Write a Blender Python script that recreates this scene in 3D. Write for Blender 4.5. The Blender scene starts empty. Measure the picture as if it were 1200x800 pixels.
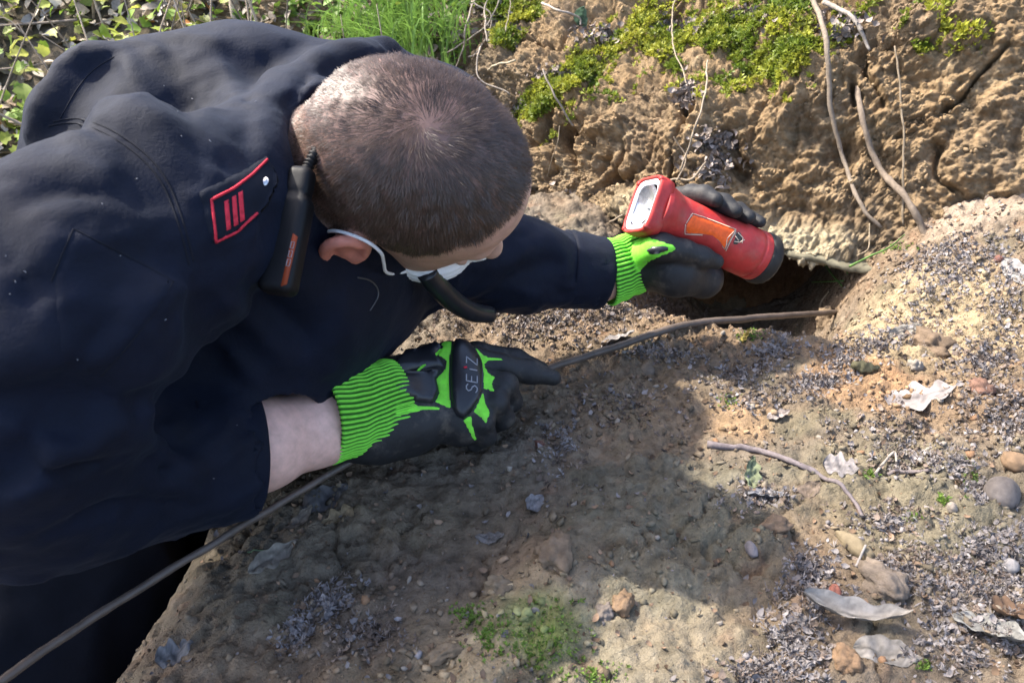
import bpy, bmesh, math, random
import numpy as np
from mathutils import Vector, Matrix
from mathutils.bvhtree import BVHTree
from mathutils.geometry import delaunay_2d_cdt

# ------------------------------------------------------------------ camera, sky, sun, exposure
SC = bpy.context.scene
COL = SC.collection
FPX = 942.0                                   # focal length in photo pixels (1200 wide)
PITCH = math.radians(30.0)
CAM = np.array([0.0, 0.0, 0.55])
RT = np.array([1.0, 0.0, 0.0])
FW = np.array([0.0, math.cos(PITCH), -math.sin(PITCH)])
UPV = np.array([0.0, math.sin(PITCH), math.cos(PITCH)])
cam = bpy.data.cameras.new('camera')
cam.sensor_width = 36.0
cam.lens = 36.0 * FPX / 1200.0
cam.clip_start = 0.02
cam.clip_end = 200
cam.dof.use_dof = True
cam.dof.focus_distance = 0.92
cam.dof.aperture_fstop = 13.0
camo = bpy.data.objects.new('camera', cam)
COL.objects.link(camo)
camo.location = CAM
camo.rotation_euler = (math.pi / 2 - PITCH, 0, 0)
SC.camera = camo

SUN_DIR = np.array([-0.58, 0.22, 0.785])       # towards the sun
SUN_DIR /= np.linalg.norm(SUN_DIR)
world = bpy.data.worlds.new('World')
SC.world = world
world.use_nodes = True
wn = world.node_tree.nodes
sky = wn.new('ShaderNodeTexSky')
sky.sky_type = 'NISHITA'
sky.sun_disc = False
sky.air_density = 0.8
sky.dust_density = 3.0
sky.sun_elevation = math.asin(SUN_DIR[2])
sky.sun_rotation = math.atan2(SUN_DIR[0], SUN_DIR[1])
wn['Background'].inputs['Strength'].default_value = 0.15
world.node_tree.links.new(sky.outputs[0], wn['Background'].inputs['Color'])
sl = bpy.data.lights.new('sun', 'SUN')
sl.energy = 2.8
sl.angle = math.radians(1.2)
sl.color = (1.0, 0.93, 0.82)
so = bpy.data.objects.new('sun', sl)
COL.objects.link(so)
so.rotation_euler = Vector(-SUN_DIR).to_track_quat('-Z', 'Y').to_euler()
SC.view_settings.view_transform = 'Standard'
SC.view_settings.look = 'None'
SC.view_settings.exposure = 2.12
SC.view_settings.gamma = 1.0
SC.view_settings.use_curve_mapping = False
SC.cycles.max_bounces = 6
SC.cycles.use_denoising = True

rng = np.random.default_rng(7)
random.seed(7)


def at(px, py, d):
    """photo pixel and depth along the view axis -> world point"""
    return CAM + d * (FW + RT * ((px - 600) / FPX) + UPV * ((400 - py) / FPX))


def vv(x, y, z):
    """view-oriented vector (right, up, towards camera) -> world"""
    return RT * x + UPV * y - FW * z


def onz(px, py, z=0.0):
    r = FW + RT * ((px - 600) / FPX) + UPV * ((400 - py) / FPX)
    return CAM + r * ((z - CAM[2]) / r[2])


def unit(v):
    v = np.asarray(v, float)
    return v / max(np.linalg.norm(v), 1e-12)


# ------------------------------------------------------------------ noise
_perm = np.random.default_rng(3).permutation(512).astype(np.int64)
_grad = np.random.default_rng(4).normal(size=(512, 3))
_grad /= np.linalg.norm(_grad, axis=1)[:, None]
_rnd3 = np.random.default_rng(5).random((512, 3))


def _hash(i, j, k):
    return _perm[(_perm[(_perm[i & 511] + j) & 511] + k) & 511]


def perlin(p):
    i = np.floor(p).astype(np.int64)
    f = p - i
    w = f * f * f * (f * (f * 6 - 15) + 10)
    out = 0
    for dx in (0, 1):
        wx = w[:, 0] if dx else 1 - w[:, 0]
        for dy in (0, 1):
            wy = w[:, 1] if dy else 1 - w[:, 1]
            for dz in (0, 1):
                wz = w[:, 2] if dz else 1 - w[:, 2]
                g = _grad[_hash(i[:, 0] + dx, i[:, 1] + dy, i[:, 2] + dz)]
                out = out + wx * wy * wz * (g[:, 0] * (f[:, 0] - dx) + g[:, 1] * (f[:, 1] - dy) + g[:, 2] * (f[:, 2] - dz))
    return out * 1.6


def fbm(p, freq, octs=4, gain=0.5, off=0.0, ridged=False):
    a, s, tot = 1.0, 0, 0
    for o in range(octs):
        n = perlin(p * freq + off + 17.3 * o)
        if ridged:
            n = 1 - 2 * np.abs(n)
        s = s + a * n
        tot += a
        a *= gain
        freq *= 2.03
    return s / tot


def worley(p):
    """distance to the nearest and second nearest jittered point, and a random id"""
    i = np.floor(p).astype(np.int64)
    f1 = np.full(len(p), 9.0)
    f2 = np.full(len(p), 9.0)
    idn = np.zeros(len(p))
    for dx in (-1, 0, 1):
        for dy in (-1, 0, 1):
            for dz in (-1, 0, 1):
                c = i + (dx, dy, dz)
                h = _hash(c[:, 0], c[:, 1], c[:, 2])
                d = np.linalg.norm(c + _rnd3[h] - p, axis=1)
                closer = d < f1
                f2 = np.where(closer, f1, np.minimum(f2, d))
                idn = np.where(closer, _rnd3[h][:, 0], idn)
                f1 = np.where(closer, d, f1)
    return f1, f2, idn


def sstep(a, b, x):
    t = np.clip((x - a) / (b - a), 0, 1)
    return t * t * (3 - 2 * t)


# ------------------------------------------------------------------ scene helpers
def tag(o, label=None, cat=None, group=None, kind=None):
    if label: o['label'] = label
    if cat: o['category'] = cat
    if group: o['group'] = group
    if kind: o['kind'] = kind
    return o


def mesh_np(name, V, Fq, mat=None, parent=None, smooth=True, cols=None, attrs=None, tri=None, mats=None, midx=None):
    """mesh from numpy arrays; Fq (m,4) quads and/or tri (k,3)"""
    me = bpy.data.meshes.new(name)
    V = np.asarray(V, np.float32)
    nq = 0 if Fq is None else len(Fq)
    nt = 0 if tri is None else len(tri)
    me.vertices.add(len(V))
    me.vertices.foreach_set('co', V.ravel())
    me.loops.add(nq * 4 + nt * 3)
    me.polygons.add(nq + nt)
    li = []
    ls = []
    if nq:
        li.append(np.asarray(Fq, np.int32).ravel())
        ls.append(np.arange(nq, dtype=np.int32) * 4)
    if nt:
        li.append(np.asarray(tri, np.int32).ravel())
        ls.append(nq * 4 + np.arange(nt, dtype=np.int32) * 3)
    me.loops.foreach_set('vertex_index', np.concatenate(li))
    me.polygons.foreach_set('loop_start', np.concatenate(ls))
    if smooth:
        me.polygons.foreach_set('use_smooth', np.ones(nq + nt, bool))
    for m in (mats or ([mat] if mat else [])):
        me.materials.append(m)
    if midx is not None:
        me.polygons.foreach_set('material_index', np.asarray(midx, np.int32))
    me.update(calc_edges=True)
    me.validate()
    if cols is not None:
        a = me.color_attributes.new('Col', 'FLOAT_COLOR', 'POINT')
        c = np.ones((len(V), 4), np.float32)
        c[:, :3] = cols
        a.data.foreach_set('color', c.ravel())
    for k, arr in (attrs or {}).items():
        a = me.attributes.new(k, 'FLOAT', 'POINT')
        a.data.foreach_set('value', np.asarray(arr, np.float32))
    return obj(name, me, parent)


def obj(name, me, parent=None):
    o = bpy.data.objects.new(name, me)
    COL.objects.link(o)
    if parent:
        o.parent = parent
    return o


def empty(name, loc=(0, 0, 0)):
    o = bpy.data.objects.new(name, None)
    COL.objects.link(o)
    o.location = loc
    return o


def grid_faces(nr, nc, closed=False):
    r, c = np.meshgrid(np.arange(nr - 1), np.arange(nc if closed else nc - 1), indexing='ij')
    c2 = (c + 1) % nc
    return np.stack([r * nc + c, r * nc + c2, (r + 1) * nc + c2, (r + 1) * nc + c], -1).reshape(-1, 4)


def normals_grid(P):
    du = np.gradient(P, axis=1)
    dv = np.gradient(P, axis=0)
    n = np.cross(du, dv)
    return n / np.maximum(np.linalg.norm(n, axis=2, keepdims=True), 1e-12)


def spline(pts, n):
    """Catmull-Rom through the points, n samples; rows may carry extra columns (radius)"""
    P = np.asarray(pts, float)
    P = np.vstack([2 * P[0] - P[1], P, 2 * P[-1] - P[-2]])
    t = np.linspace(0, len(pts) - 1 - 1e-9, n)
    i = t.astype(int)
    f = (t - i)[:, None]
    a, b, c, d = P[i], P[i + 1], P[i + 2], P[i + 3]
    return 0.5 * (2 * b + (c - a) * f + (2 * a - 5 * b + 4 * c - d) * f ** 2 + (3 * b - a - 3 * c + d) * f ** 3)


def tube_arrays(path, rad, sides=8, rough=0.0, cap=True, flat=1.0):
    """vertices and quads of a tube along path (n,3) with radius (n,)"""
    path = np.asarray(path, float)
    n = len(path)
    rad = np.broadcast_to(rad, (n,)).astype(float)
    T = np.gradient(path, axis=0)
    T /= np.maximum(np.linalg.norm(T, axis=1)[:, None], 1e-9)
    ref = np.array([0.3, 0.2, 0.93])
    A = np.cross(T, ref)
    A /= np.maximum(np.linalg.norm(A, axis=1)[:, None], 1e-9)
    B = np.cross(T, A)
    th = np.linspace(0, 2 * np.pi, sides, endpoint=False)
    R = rad[:, None] * (1 + rough * rng.normal(size=(n, sides)))
    V = path[:, None] + R[..., None] * (np.cos(th)[None, :, None] * A[:, None] + flat * np.sin(th)[None, :, None] * B[:, None])
    V = V.reshape(-1, 3)
    Fq = grid_faces(n, sides, True)
    tri = []
    if cap:
        V = np.vstack([V, path[:1], path[-1:]])
        a, b = n * sides, n * sides + 1
        for k in range(sides):
            tri.append((a, (k + 1) % sides, k))
            tri.append((b, (n - 1) * sides + k, (n - 1) * sides + (k + 1) % sides))
    return V, Fq, np.array(tri, np.int32).reshape(-1, 3)


def tube(name, pts, rad, mat, parent=None, n=40, sides=8, rough=0.0, wob=0.0, flat=1.0):
    P = np.asarray(pts, float)
    rad = np.asarray(rad, float)
    if rad.ndim == 0:
        rad = np.full(len(P), float(rad))
    S = spline(np.column_stack([P, rad]), n)
    path = S[:, :3]
    if wob:
        path = path + wob * np.stack([perlin(path * 28 + 5.1 * k) for k in range(3)], 1)
    V, Fq, tri = tube_arrays(path, S[:, 3], sides, rough, flat=flat)
    return mesh_np(name, V, Fq, mat, parent, tri=tri)


class Pile:
    """collects many small pieces into one mesh"""
    def __init__(s): s.V, s.Q, s.T, s.C, s.n = [], [], [], [], 0
    def add(s, V, Q=None, T=None, C=None):
        s.V.append(V)
        if Q is not None and len(Q): s.Q.append(np.asarray(Q) + s.n)
        if T is not None and len(T): s.T.append(np.asarray(T) + s.n)
        s.C.append(np.broadcast_to(C if C is not None else (1, 1, 1), V.shape))
        s.n += len(V)
    def many(s, base, Q, T, M, P, C):
        """base (b,3) placed by matrices M (n,3,3) and positions P (n,3), colours C (n,3)"""
        n, b = len(P), len(base)
        V = np.einsum('nij,bj->nbi', M, base) + P[:, None]
        off = (np.arange(n) * b)[:, None, None]
        s.add(V.reshape(-1, 3), None if Q is None else (np.asarray(Q)[None] + off).reshape(-1, 4),
              None if T is None else (np.asarray(T)[None] + off).reshape(-1, 3), np.repeat(C, b, axis=0))
    def build(s, name, mat, parent=None, smooth=True):
        return mesh_np(name, np.vstack(s.V), np.vstack(s.Q) if s.Q else None, mat, parent, smooth,
                       cols=np.vstack(s.C), tri=np.vstack(s.T) if s.T else None)


def rot_random(n, r=rng):
    q = r.normal(size=(n, 4))
    q /= np.linalg.norm(q, axis=1)[:, None]
    w, x, y, z = q.T
    return np.stack([1 - 2 * (y * y + z * z), 2 * (x * y - z * w), 2 * (x * z + y * w),
                     2 * (x * y + z * w), 1 - 2 * (x * x + z * z), 2 * (y * z - x * w),
                     2 * (x * z - y * w), 2 * (y * z + x * w), 1 - 2 * (x * x + y * y)], 1).reshape(-1, 3, 3)


def frames(nrm, r=rng, spin=None):
    """rotation matrices whose z axis is nrm, random spin"""
    n = len(nrm)
    a = r.random(n) * 2 * np.pi if spin is None else spin
    ref = np.where(np.abs(nrm[:, :1]) < 0.9, np.array([[1.0, 0, 0]]), np.array([[0, 1.0, 0]]))
    x = np.cross(nrm, ref)
    x /= np.linalg.norm(x, axis=1)[:, None]
    y = np.cross(nrm, x)
    X = x * np.cos(a)[:, None] + y * np.sin(a)[:, None]
    Y = np.cross(nrm, X)
    return np.stack([X, Y, nrm], 2)


def ico(sub, jit=0.0, seed=0):
    bm = bmesh.new()
    bmesh.ops.create_icosphere(bm, subdivisions=sub, radius=1)
    V = np.array([v.co[:] for v in bm.verts])
    T = np.array([[v.index for v in f.verts] for f in bm.faces])
    bm.free()
    if jit:
        V *= (1 + jit * np.random.default_rng(seed).normal(size=(len(V), 1)))
    return V, T


# ------------------------------------------------------------------ materials
def mat(name, base, rough=0.9, use_col=False, var=0.0, vscale=30, bump=None, spec=0.3, sheen=0.0, extra=None, sub=0.0, metal=0.0, coat=0.0):
    """procedural Principled material; bump is a list of (scale, strength, distance)"""
    m = bpy.data.materials.new(name)
    m.use_nodes = True
    nt = m.node_tree
    N, L = nt.nodes, nt.links
    b = N['Principled BSDF']
    b.inputs['Roughness'].default_value = rough
    b.inputs['Specular IOR Level'].default_value = spec
    b.inputs['Metallic'].default_value = metal
    if coat: b.inputs['Coat Weight'].default_value = coat
    if sheen:
        b.inputs['Sheen Weight'].default_value = sheen
        b.inputs['Sheen Roughness'].default_value = 0.5
        b.inputs['Sheen Tint'].default_value = (0.55, 0.7, 1.0, 1)
    if sub:
        b.inputs['Subsurface Weight'].default_value = sub
        b.inputs['Subsurface Radius'].default_value = (1.0, 0.35, 0.2)
        b.inputs['Subsurface Scale'].default_value = 0.006
    tc = N.new('ShaderNodeTexCoord')
    if use_col:
        at_ = N.new('ShaderNodeAttribute')
        at_.attribute_name = 'Col'
        src = at_.outputs['Color']
    else:
        rgb = N.new('ShaderNodeRGB')
        rgb.outputs[0].default_value = (*base, 1)
        src = rgb.outputs[0]
    if var:
        nz = N.new('ShaderNodeTexNoise')
        nz.inputs['Scale'].default_value = vscale
        nz.inputs['Detail'].default_value = 6
        nz.inputs['Roughness'].default_value = 0.65
        L.new(tc.outputs['Object'], nz.inputs['Vector'])
        mr = N.new('ShaderNodeMapRange')
        mr.inputs['From Min'].default_value = 0.3
        mr.inputs['From Max'].default_value = 0.7
        mr.inputs['To Min'].default_value = 1 - var
        mr.inputs['To Max'].default_value = 1 + var
        L.new(nz.outputs['Fac'], mr.inputs['Value'])
        mx = N.new('ShaderNodeMix')
        mx.data_type = 'RGBA'
        mx.blend_type = 'MULTIPLY'
        mx.inputs['Factor'].default_value = 1
        L.new(src, mx.inputs['A'])
        L.new(mr.outputs[0], mx.inputs['B'])
        src = mx.outputs['Result']
    L.new(src, b.inputs['Base Color'])
    prev = None
    for sc_, st, dist in (bump or []):
        nz = N.new('ShaderNodeTexNoise')
        nz.inputs['Scale'].default_value = sc_
        nz.inputs['Detail'].default_value = 5
        nz.inputs['Roughness'].default_value = 0.6
        L.new(tc.outputs['Object'], nz.inputs['Vector'])
        bp = N.new('ShaderNodeBump')
        bp.inputs['Strength'].default_value = st
        bp.inputs['Distance'].default_value = dist
        L.new(nz.outputs['Fac'], bp.inputs['Height'])
        if prev: L.new(prev, bp.inputs['Normal'])
        prev = bp.outputs['Normal']
    if prev: L.new(prev, b.inputs['Normal'])
    if extra: extra(nt, b, tc, src, prev)
    return m


def dusty(colr, lo=0.52, hi=0.72, scale=35, amt=0.7):
    """brown dust lying in patches over a material"""
    def fn(nt, b, tc, src, prev):
        N, L = nt.nodes, nt.links
        nz = N.new('ShaderNodeTexNoise')
        nz.inputs['Scale'].default_value = scale
        nz.inputs['Detail'].default_value = 8
        nz.inputs['Roughness'].default_value = 0.7
        L.new(tc.outputs['Object'], nz.inputs['Vector'])
        mr = N.new('ShaderNodeMapRange')
        mr.inputs['From Min'].default_value = lo
        mr.inputs['From Max'].default_value = hi
        mr.inputs['To Max'].default_value = amt
        L.new(nz.outputs['Fac'], mr.inputs['Value'])
        mx = N.new('ShaderNodeMix')
        mx.data_type = 'RGBA'
        L.new(mr.outputs[0], mx.inputs['Factor'])
        L.new(src, mx.inputs['A'])
        mx.inputs['B'].default_value = (*colr, 1)
        L.new(mx.outputs['Result'], b.inputs['Base Color'])
    return fn


M = {}
M['soil'] = mat('soil', (0.2, 0.15, 0.1), 0.97, True, 0.32, 55, [(95, 0.8, 0.008), (260, 0.8, 0.004), (700, 0.7, 0.0015)], 0.10)
M['crumb'] = mat('crumb', (0.2, 0.15, 0.1), 0.97, True, 0.22, 160, [(420, 0.7, 0.0015)], 0.12)
M['leaf_litter'] = mat('leaf_litter', (0.3, 0.26, 0.22), 0.85, True, 0.25, 120, [(260, 0.4, 0.0008)], 0.2)
M['green'] = mat('green', (0.1, 0.16, 0.03), 0.6, True, 0.18, 90, None, 0.35, sub=0.0)
M['stone'] = mat('stone', (0.2, 0.2, 0.2), 0.85, True, 0.3, 90, [(200, 0.5, 0.001)], 0.3)
M['bark'] = mat('bark', (0.2, 0.16, 0.12), 0.85, True, 0.3, 150, [(300, 0.6, 0.001)], 0.25)


# translucent leaves
def _transl(nt, b, tc, src, prev):
    N, L = nt.nodes, nt.links
    tr = N.new('ShaderNodeBsdfTranslucent')
    L.new(src, tr.inputs['Color'])
    mx = N.new('ShaderNodeMixShader')
    mx.inputs[0].default_value = 0.4
    L.new(b.outputs[0], mx.inputs[1])
    L.new(tr.outputs[0], mx.inputs[2])
    L.new(mx.outputs[0], N['Material Output'].inputs['Surface'])


M['foliage'] = mat('foliage', (0.1, 0.16, 0.03), 0.55, True, 0.15, 90, None, 0.4, extra=_transl)
# ------------------------------------------------------------------ terrain: mound, bank, hillside
C_BROWN = np.array([0.235, 0.165, 0.105])
C_GREY = np.array([0.19, 0.158, 0.120])
C_GREEN = np.array([0.145, 0.135, 0.085])
C_OCHRE = np.array([0.31, 0.222, 0.130])
C_RED = np.array([0.24, 0.13, 0.075])
C_DARK = np.array([0.075, 0.058, 0.042])
C_PALE = np.array([0.36, 0.30, 0.22])


def ground_macro(x, y):
    z = 0.012 * np.sin(5 * x + 1.3) * np.cos(4 * y)
    edge = -0.285 - 0.16 * (0.62 - y)                      # the mound's left brow
    edge = np.where(y > 0.62, -0.285 + 0.10 * (y - 0.62), edge)
    s = np.maximum(edge + 0.10 - x, 0)
    z = z - 2.6 * s * s - 1.2 * np.maximum(s - 0.12, 0)
    z = np.maximum(z, -0.85)
    # heap towards the bank at the right
    z = z + 0.13 * sstep(0.47, 0.84, x) * sstep(0.80, 1.10, y) + 0.035 * sstep(0.3, 0.9, x)
    # burrow in front of the bank
    c, s_ = math.cos(0.45), math.sin(0.45)
    dx, dy = x - 0.35, y - 1.20
    a, b = dx * c - dy * s_, dx * s_ + dy * c
    z = z - 0.25 * np.exp(-(a / 0.175) ** 4) * sstep(-0.21, -0.08, b)
    z = z + 0.02 * np.exp(-((x - 0.20) / 0.1) ** 2 - ((y - 1.15) / 0.06) ** 2)
    # broken clods at the front
    q = onz(590, 700)
    z = z + 0.018 * sstep(-0.03, 0.03, (x - q[0]) * 0.9 - (y - q[1]) * 0.45) * np.exp(-((x - q[0] - .05) / 0.14) ** 2 - ((y - q[1]) / 0.13) ** 2)
    return z


def ground_height(x, y, detail=True):
    z = ground_macro(x, y)
    if not detail:
        return z
    p = np.column_stack([x, y, np.zeros_like(x)])
    rough = 0.45 + 0.9 * sstep(0.15, 0.55, 0.5 + 0.6 * fbm(p, 5.0, 2, off=3.3) + 0.4 * sstep(0.3, 0.6, x) + 0.25 * sstep(0.95, 1.1, y))
    w1, w2, _ = worley(p * 24 + 0.35 * np.stack([perlin(p * 20 + k) for k in range(3)], 1) + 0.5)
    v1, v2, _ = worley(p * 62 + 0.4 * np.stack([perlin(p * 50 + k) for k in range(3)], 1) + 7.5)
    u1, u2, _ = worley(p * 150 + 3.5)
    z = z + 0.014 * fbm(p, 7, 3, off=1.1) + 0.009 * fbm(p, 26, 5, off=9) + 0.0035 * rough * fbm(p, 90, 3, off=19, ridged=True)
    z = z + rough * (0.012 * (0.5 - w1) + 0.0075 * (0.5 - v1) + 0.0036 * (0.5 - u1))
    crack = fbm(p * (1, 1, 1), 9, 3, off=21.7)
    z = z - 0.010 * np.exp(-(crack / 0.018) ** 2) * sstep(0.05, 0.35, perlin(p * 6 + 40))
    return z


GX0, GX1, GY0, GY1, GS = -0.62, 1.02, 0.12, 1.52, 0.0036
gx = np.arange(GX0, GX1, GS)
gy = np.arange(GY0, GY1, GS)
GXX, GYY = np.meshgrid(gx, gy)
GZ = ground_height(GXX.ravel(), GYY.ravel()).reshape(GXX.shape)
GP = np.stack([GXX, GYY, GZ], -1)
GN = normals_grid(GP)


def soil_colour(p, spots):
    n1 = fbm(p, 4.5, 4, off=2.2)[:, None]
    n2 = fbm(p, 11, 4, off=8.1)[:, None]
    n3 = fbm(p, 30, 3, off=5.0)[:, None]
    c = C_GREY + (C_BROWN - C_GREY) * sstep(-0.3, 0.4, n1)
    c = c + (C_GREEN - c) * 0.5 * sstep(0.05, 0.45, n2)
    c = c + (C_RED - c) * 0.45 * sstep(0.2, 0.55, n3)
    c = c + (C_DARK - c) * 0.5 * sstep(0.15, 0.6, -n3)
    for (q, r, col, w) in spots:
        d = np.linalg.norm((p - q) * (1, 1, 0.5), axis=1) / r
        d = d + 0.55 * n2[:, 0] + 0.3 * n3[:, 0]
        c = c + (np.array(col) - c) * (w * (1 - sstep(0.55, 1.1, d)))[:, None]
    return c


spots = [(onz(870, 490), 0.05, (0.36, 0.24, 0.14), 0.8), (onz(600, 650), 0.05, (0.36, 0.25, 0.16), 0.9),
         (onz(560, 760), 0.07, (0.52, 0.39, 0.23), 0.8), (onz(615, 720), 0.06, (0.50, 0.37, 0.22), 0.7), (onz(640, 750), 0.05, (0.20, 0.26, 0.06), 0.7),  # both ochre spots: soil tint plus the sunlit patch, painted in
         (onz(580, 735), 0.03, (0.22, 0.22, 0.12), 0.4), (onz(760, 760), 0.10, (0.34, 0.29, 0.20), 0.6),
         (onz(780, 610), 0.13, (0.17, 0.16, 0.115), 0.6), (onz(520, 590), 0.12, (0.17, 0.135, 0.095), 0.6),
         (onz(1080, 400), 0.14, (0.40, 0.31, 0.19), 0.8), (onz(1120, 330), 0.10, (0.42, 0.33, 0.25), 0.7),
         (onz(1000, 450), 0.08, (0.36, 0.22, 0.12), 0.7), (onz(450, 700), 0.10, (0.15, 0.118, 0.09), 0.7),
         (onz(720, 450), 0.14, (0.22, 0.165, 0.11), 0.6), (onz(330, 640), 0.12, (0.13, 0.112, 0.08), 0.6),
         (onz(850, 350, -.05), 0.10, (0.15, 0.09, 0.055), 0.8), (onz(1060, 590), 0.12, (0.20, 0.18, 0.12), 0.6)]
gpts = GP.reshape(-1, 3)
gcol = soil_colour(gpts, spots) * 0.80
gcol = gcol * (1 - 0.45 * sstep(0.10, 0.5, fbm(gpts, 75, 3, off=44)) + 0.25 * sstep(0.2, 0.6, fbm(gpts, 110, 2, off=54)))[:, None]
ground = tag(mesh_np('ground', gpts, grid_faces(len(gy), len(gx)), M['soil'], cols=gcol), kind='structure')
GBVH = BVHTree.FromPolygons(gpts.tolist(), grid_faces(len(gy), len(gx))[:, ::-1].tolist())


def gz(x, y):
    """height of the built ground at scalar or array x, y"""
    x = np.asarray(x, float)
    y = np.asarray(y, float)
    fx = np.clip((x - GX0) / GS, 0, len(gx) - 1.001)
    fy = np.clip((y - GY0) / GS, 0, len(gy) - 1.001)
    i, j = fy.astype(int), fx.astype(int)
    a, b = fx - j, fy - i
    return (GZ[i, j] * (1 - a) * (1 - b) + GZ[i, j + 1] * a * (1 - b) + GZ[i + 1, j] * (1 - a) * b + GZ[i + 1, j + 1] * a * b)


# ---- the bank
BASE = [(-1.1, 2.55), (-0.62, 2.22), (-0.30, 1.98), (-0.09, 1.76), (0.07, 1.54), (0.25, 1.37), (0.45, 1.255), (0.62, 1.17), (0.85, 1.03), (1.15, 0.86), (1.5, 0.7)]
NU, NV = 640, 385
bl = spline(BASE, 2000)
cum = np.concatenate([[0], np.cumsum(np.linalg.norm(np.diff(bl, axis=0), axis=1))])
xw = np.interp(bl[:, 0], [-1.2, -0.25, -0.05, 0.95, 1.05, 1.6], [0.25, 0.35, 1.0, 1.0, 0.25, 0.2])
wc = np.cumsum(xw)
su = np.interp(np.linspace(wc[0], wc[-1], NU), wc, cum)
bl = np.column_stack([np.interp(su, cum, bl[:, k]) for k in (0, 1)])
tb = np.gradient(bl, axis=0)
tb /= np.linalg.norm(tb, axis=1)[:, None]
nb = np.column_stack([tb[:, 1], -tb[:, 0]])                  # out of the bank, towards the viewer
kern = np.ones(41) / 41
nb = np.column_stack([np.convolve(np.pad(nb[:, k], 20, 'edge'), kern, 'valid') for k in (0, 1)])
nb /= np.linalg.norm(nb, axis=1)[:, None]
top = np.interp(bl[:, 0], [-0.5, -0.2, 0.0, 0.09, 0.2, 0.35, 0.5, 0.62, 1.5], [0.34, 0.30, 0.24, 0.18, 0.21, 0.25, 0.36, 0.47, 0.60])
hole = np.exp(-((bl[:, 0] - 0.37) / 0.185) ** 6)
hole = np.convolve(np.pad(hole, 10, 'edge'), np.ones(21) / 21, 'valid')
lip = 0.008 + 0.002 * hole
P = np.zeros((NV, NU, 3))
for j in range(NU):
    hb, tp, lp = hole[j], top[j], lip[j]
    pr = [(-0.02 - 0.34 * hb, -0.30), (-0.02 - 0.30 * hb, -0.12), (-0.02 - 0.24 * hb, lp - 0.035), (-0.01 - 0.10 * hb, lp - 0.022), (0.028 * hb, lp - 0.008), (0.034 * hb, lp + 0.012),
          (-0.012, lp + 0.05), (-0.03, lp + 0.09), (-0.45 * tp * 0.8, lp + tp * 0.8), (-0.45 * tp - 0.05, lp + tp + 0.01), (-0.45 * tp - 0.22, lp + tp + 0.11), (-0.45 * tp - 0.75, lp + tp + 0.42)]
    pr = np.array(pr)
    l = np.concatenate([[0], np.cumsum(np.linalg.norm(np.diff(pr, axis=0), axis=1))])
    hz_ = l[9]
    wv = np.concatenate([np.linspace(0, l[2], 30, endpoint=False), np.linspace(l[2], hz_, NV - 90, endpoint=False), np.linspace(hz_, l[10], 40, endpoint=False), np.linspace(l[10], l[-1], 20)])
    t = wv
    n_ = np.interp(t, l, pr[:, 0])
    z_ = np.interp(t, l, pr[:, 1])
    P[:, j, 0] = bl[j, 0] + nb[j, 0] * n_
    P[:, j, 1] = bl[j, 1] + nb[j, 1] * n_
    P[:, j, 2] = z_
for _ in range(3):
    P[1:-1] = 0.25 * P[:-2] + 0.5 * P[1:-1] + 0.25 * P[2:]
BN = normals_grid(P)
if (BN[NV // 2, NU // 2] @ np.array([nb[NU // 2, 0], nb[NU // 2, 1], 0])) < 0:
    BN = -BN
p = P.reshape(-1, 3)
warp = np.stack([perlin(p * 9 + 3.7 * k) for k in range(3)], 1)
w1, w2, _ = worley(p * (7.5, 7.5, 6) + 0.5 * warp)
v1, v2, _ = worley(p * 19 + 0.7 * warp)
u1, u2, _ = worley(p * 46 + 0.8 * warp + 3)
t1, t2, _ = worley(p * 105 + 9)
big = fbm(p, 4.2, 3, off=6.6)
crev = np.exp(-(fbm(p * (1, 1, 0.22) + 0.05 * warp, 7.5, 3, off=71) / 0.055) ** 2) * sstep(-0.1, 0.3, fbm(p, 5, 2, off=81))
crk = np.exp(-((v2 - v1) / 0.07) ** 2) * sstep(-0.2, 0.3, perlin(p * 8 + 13))
crk2 = np.exp(-((u2 - u1) / 0.09) ** 2)
pits = np.maximum(fbm(p * (1, 1, 0.8), 8.5, 3, off=31.0) - 0.22, 0)
att = 0.25 + 0.75 * sstep(lip.max() - 0.01, lip.max() + 0.06, p[:, 2])
disp = -att * (0.046 * crev + 0.004 * crk) - 0.0012 * crk2 + att * (0.055 * big + 0.046 * (0.45 - w1) + 0.022 * (0.45 - v1) - 0.20 * pits) + 0.014 * (0.45 - u1) + 0.008 * (0.45 - t1) + 0.016 * fbm(p, 34, 5, gain=0.62, off=2) + 0.011 * fbm(p + 0.012 * warp, 48, 4, gain=0.6, off=7, ridged=True)
BP = p + BN.reshape(-1, 3) * disp[:, None]
bank_col = C_OCHRE + (np.array([0.245, 0.182, 0.118]) - C_OCHRE) * sstep(-0.2, 0.4, fbm(p, 6, 4, off=12))[:, None]
bank_col = bank_col + (np.array([0.19, 0.125, 0.07]) - bank_col) * 0.7 * sstep(0.1, 0.5, fbm(p, 14, 4, off=14))[:, None]
bank_col = bank_col + (np.array([0.39, 0.31, 0.20]) - bank_col) * 0.6 * sstep(0.15, 0.5, fbm(p, 22, 3, off=19))[:, None]
bank_col = np.array([0.76, 0.735, 0.70]) * bank_col * (1 - 0.30 * sstep(0.1, 0.5, fbm(p, 60, 3, off=24)) + 0.18 * sstep(0.15, 0.5, fbm(p, 90, 2, off=34)))[:, None]
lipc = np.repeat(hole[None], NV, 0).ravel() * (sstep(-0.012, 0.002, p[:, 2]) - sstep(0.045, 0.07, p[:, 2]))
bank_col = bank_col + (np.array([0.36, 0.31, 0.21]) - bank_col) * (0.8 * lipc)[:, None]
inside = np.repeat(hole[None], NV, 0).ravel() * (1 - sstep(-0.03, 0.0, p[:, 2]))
bank_col = bank_col + (np.array([0.13, 0.075, 0.045]) - bank_col) * (0.85 * inside)[:, None]
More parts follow.
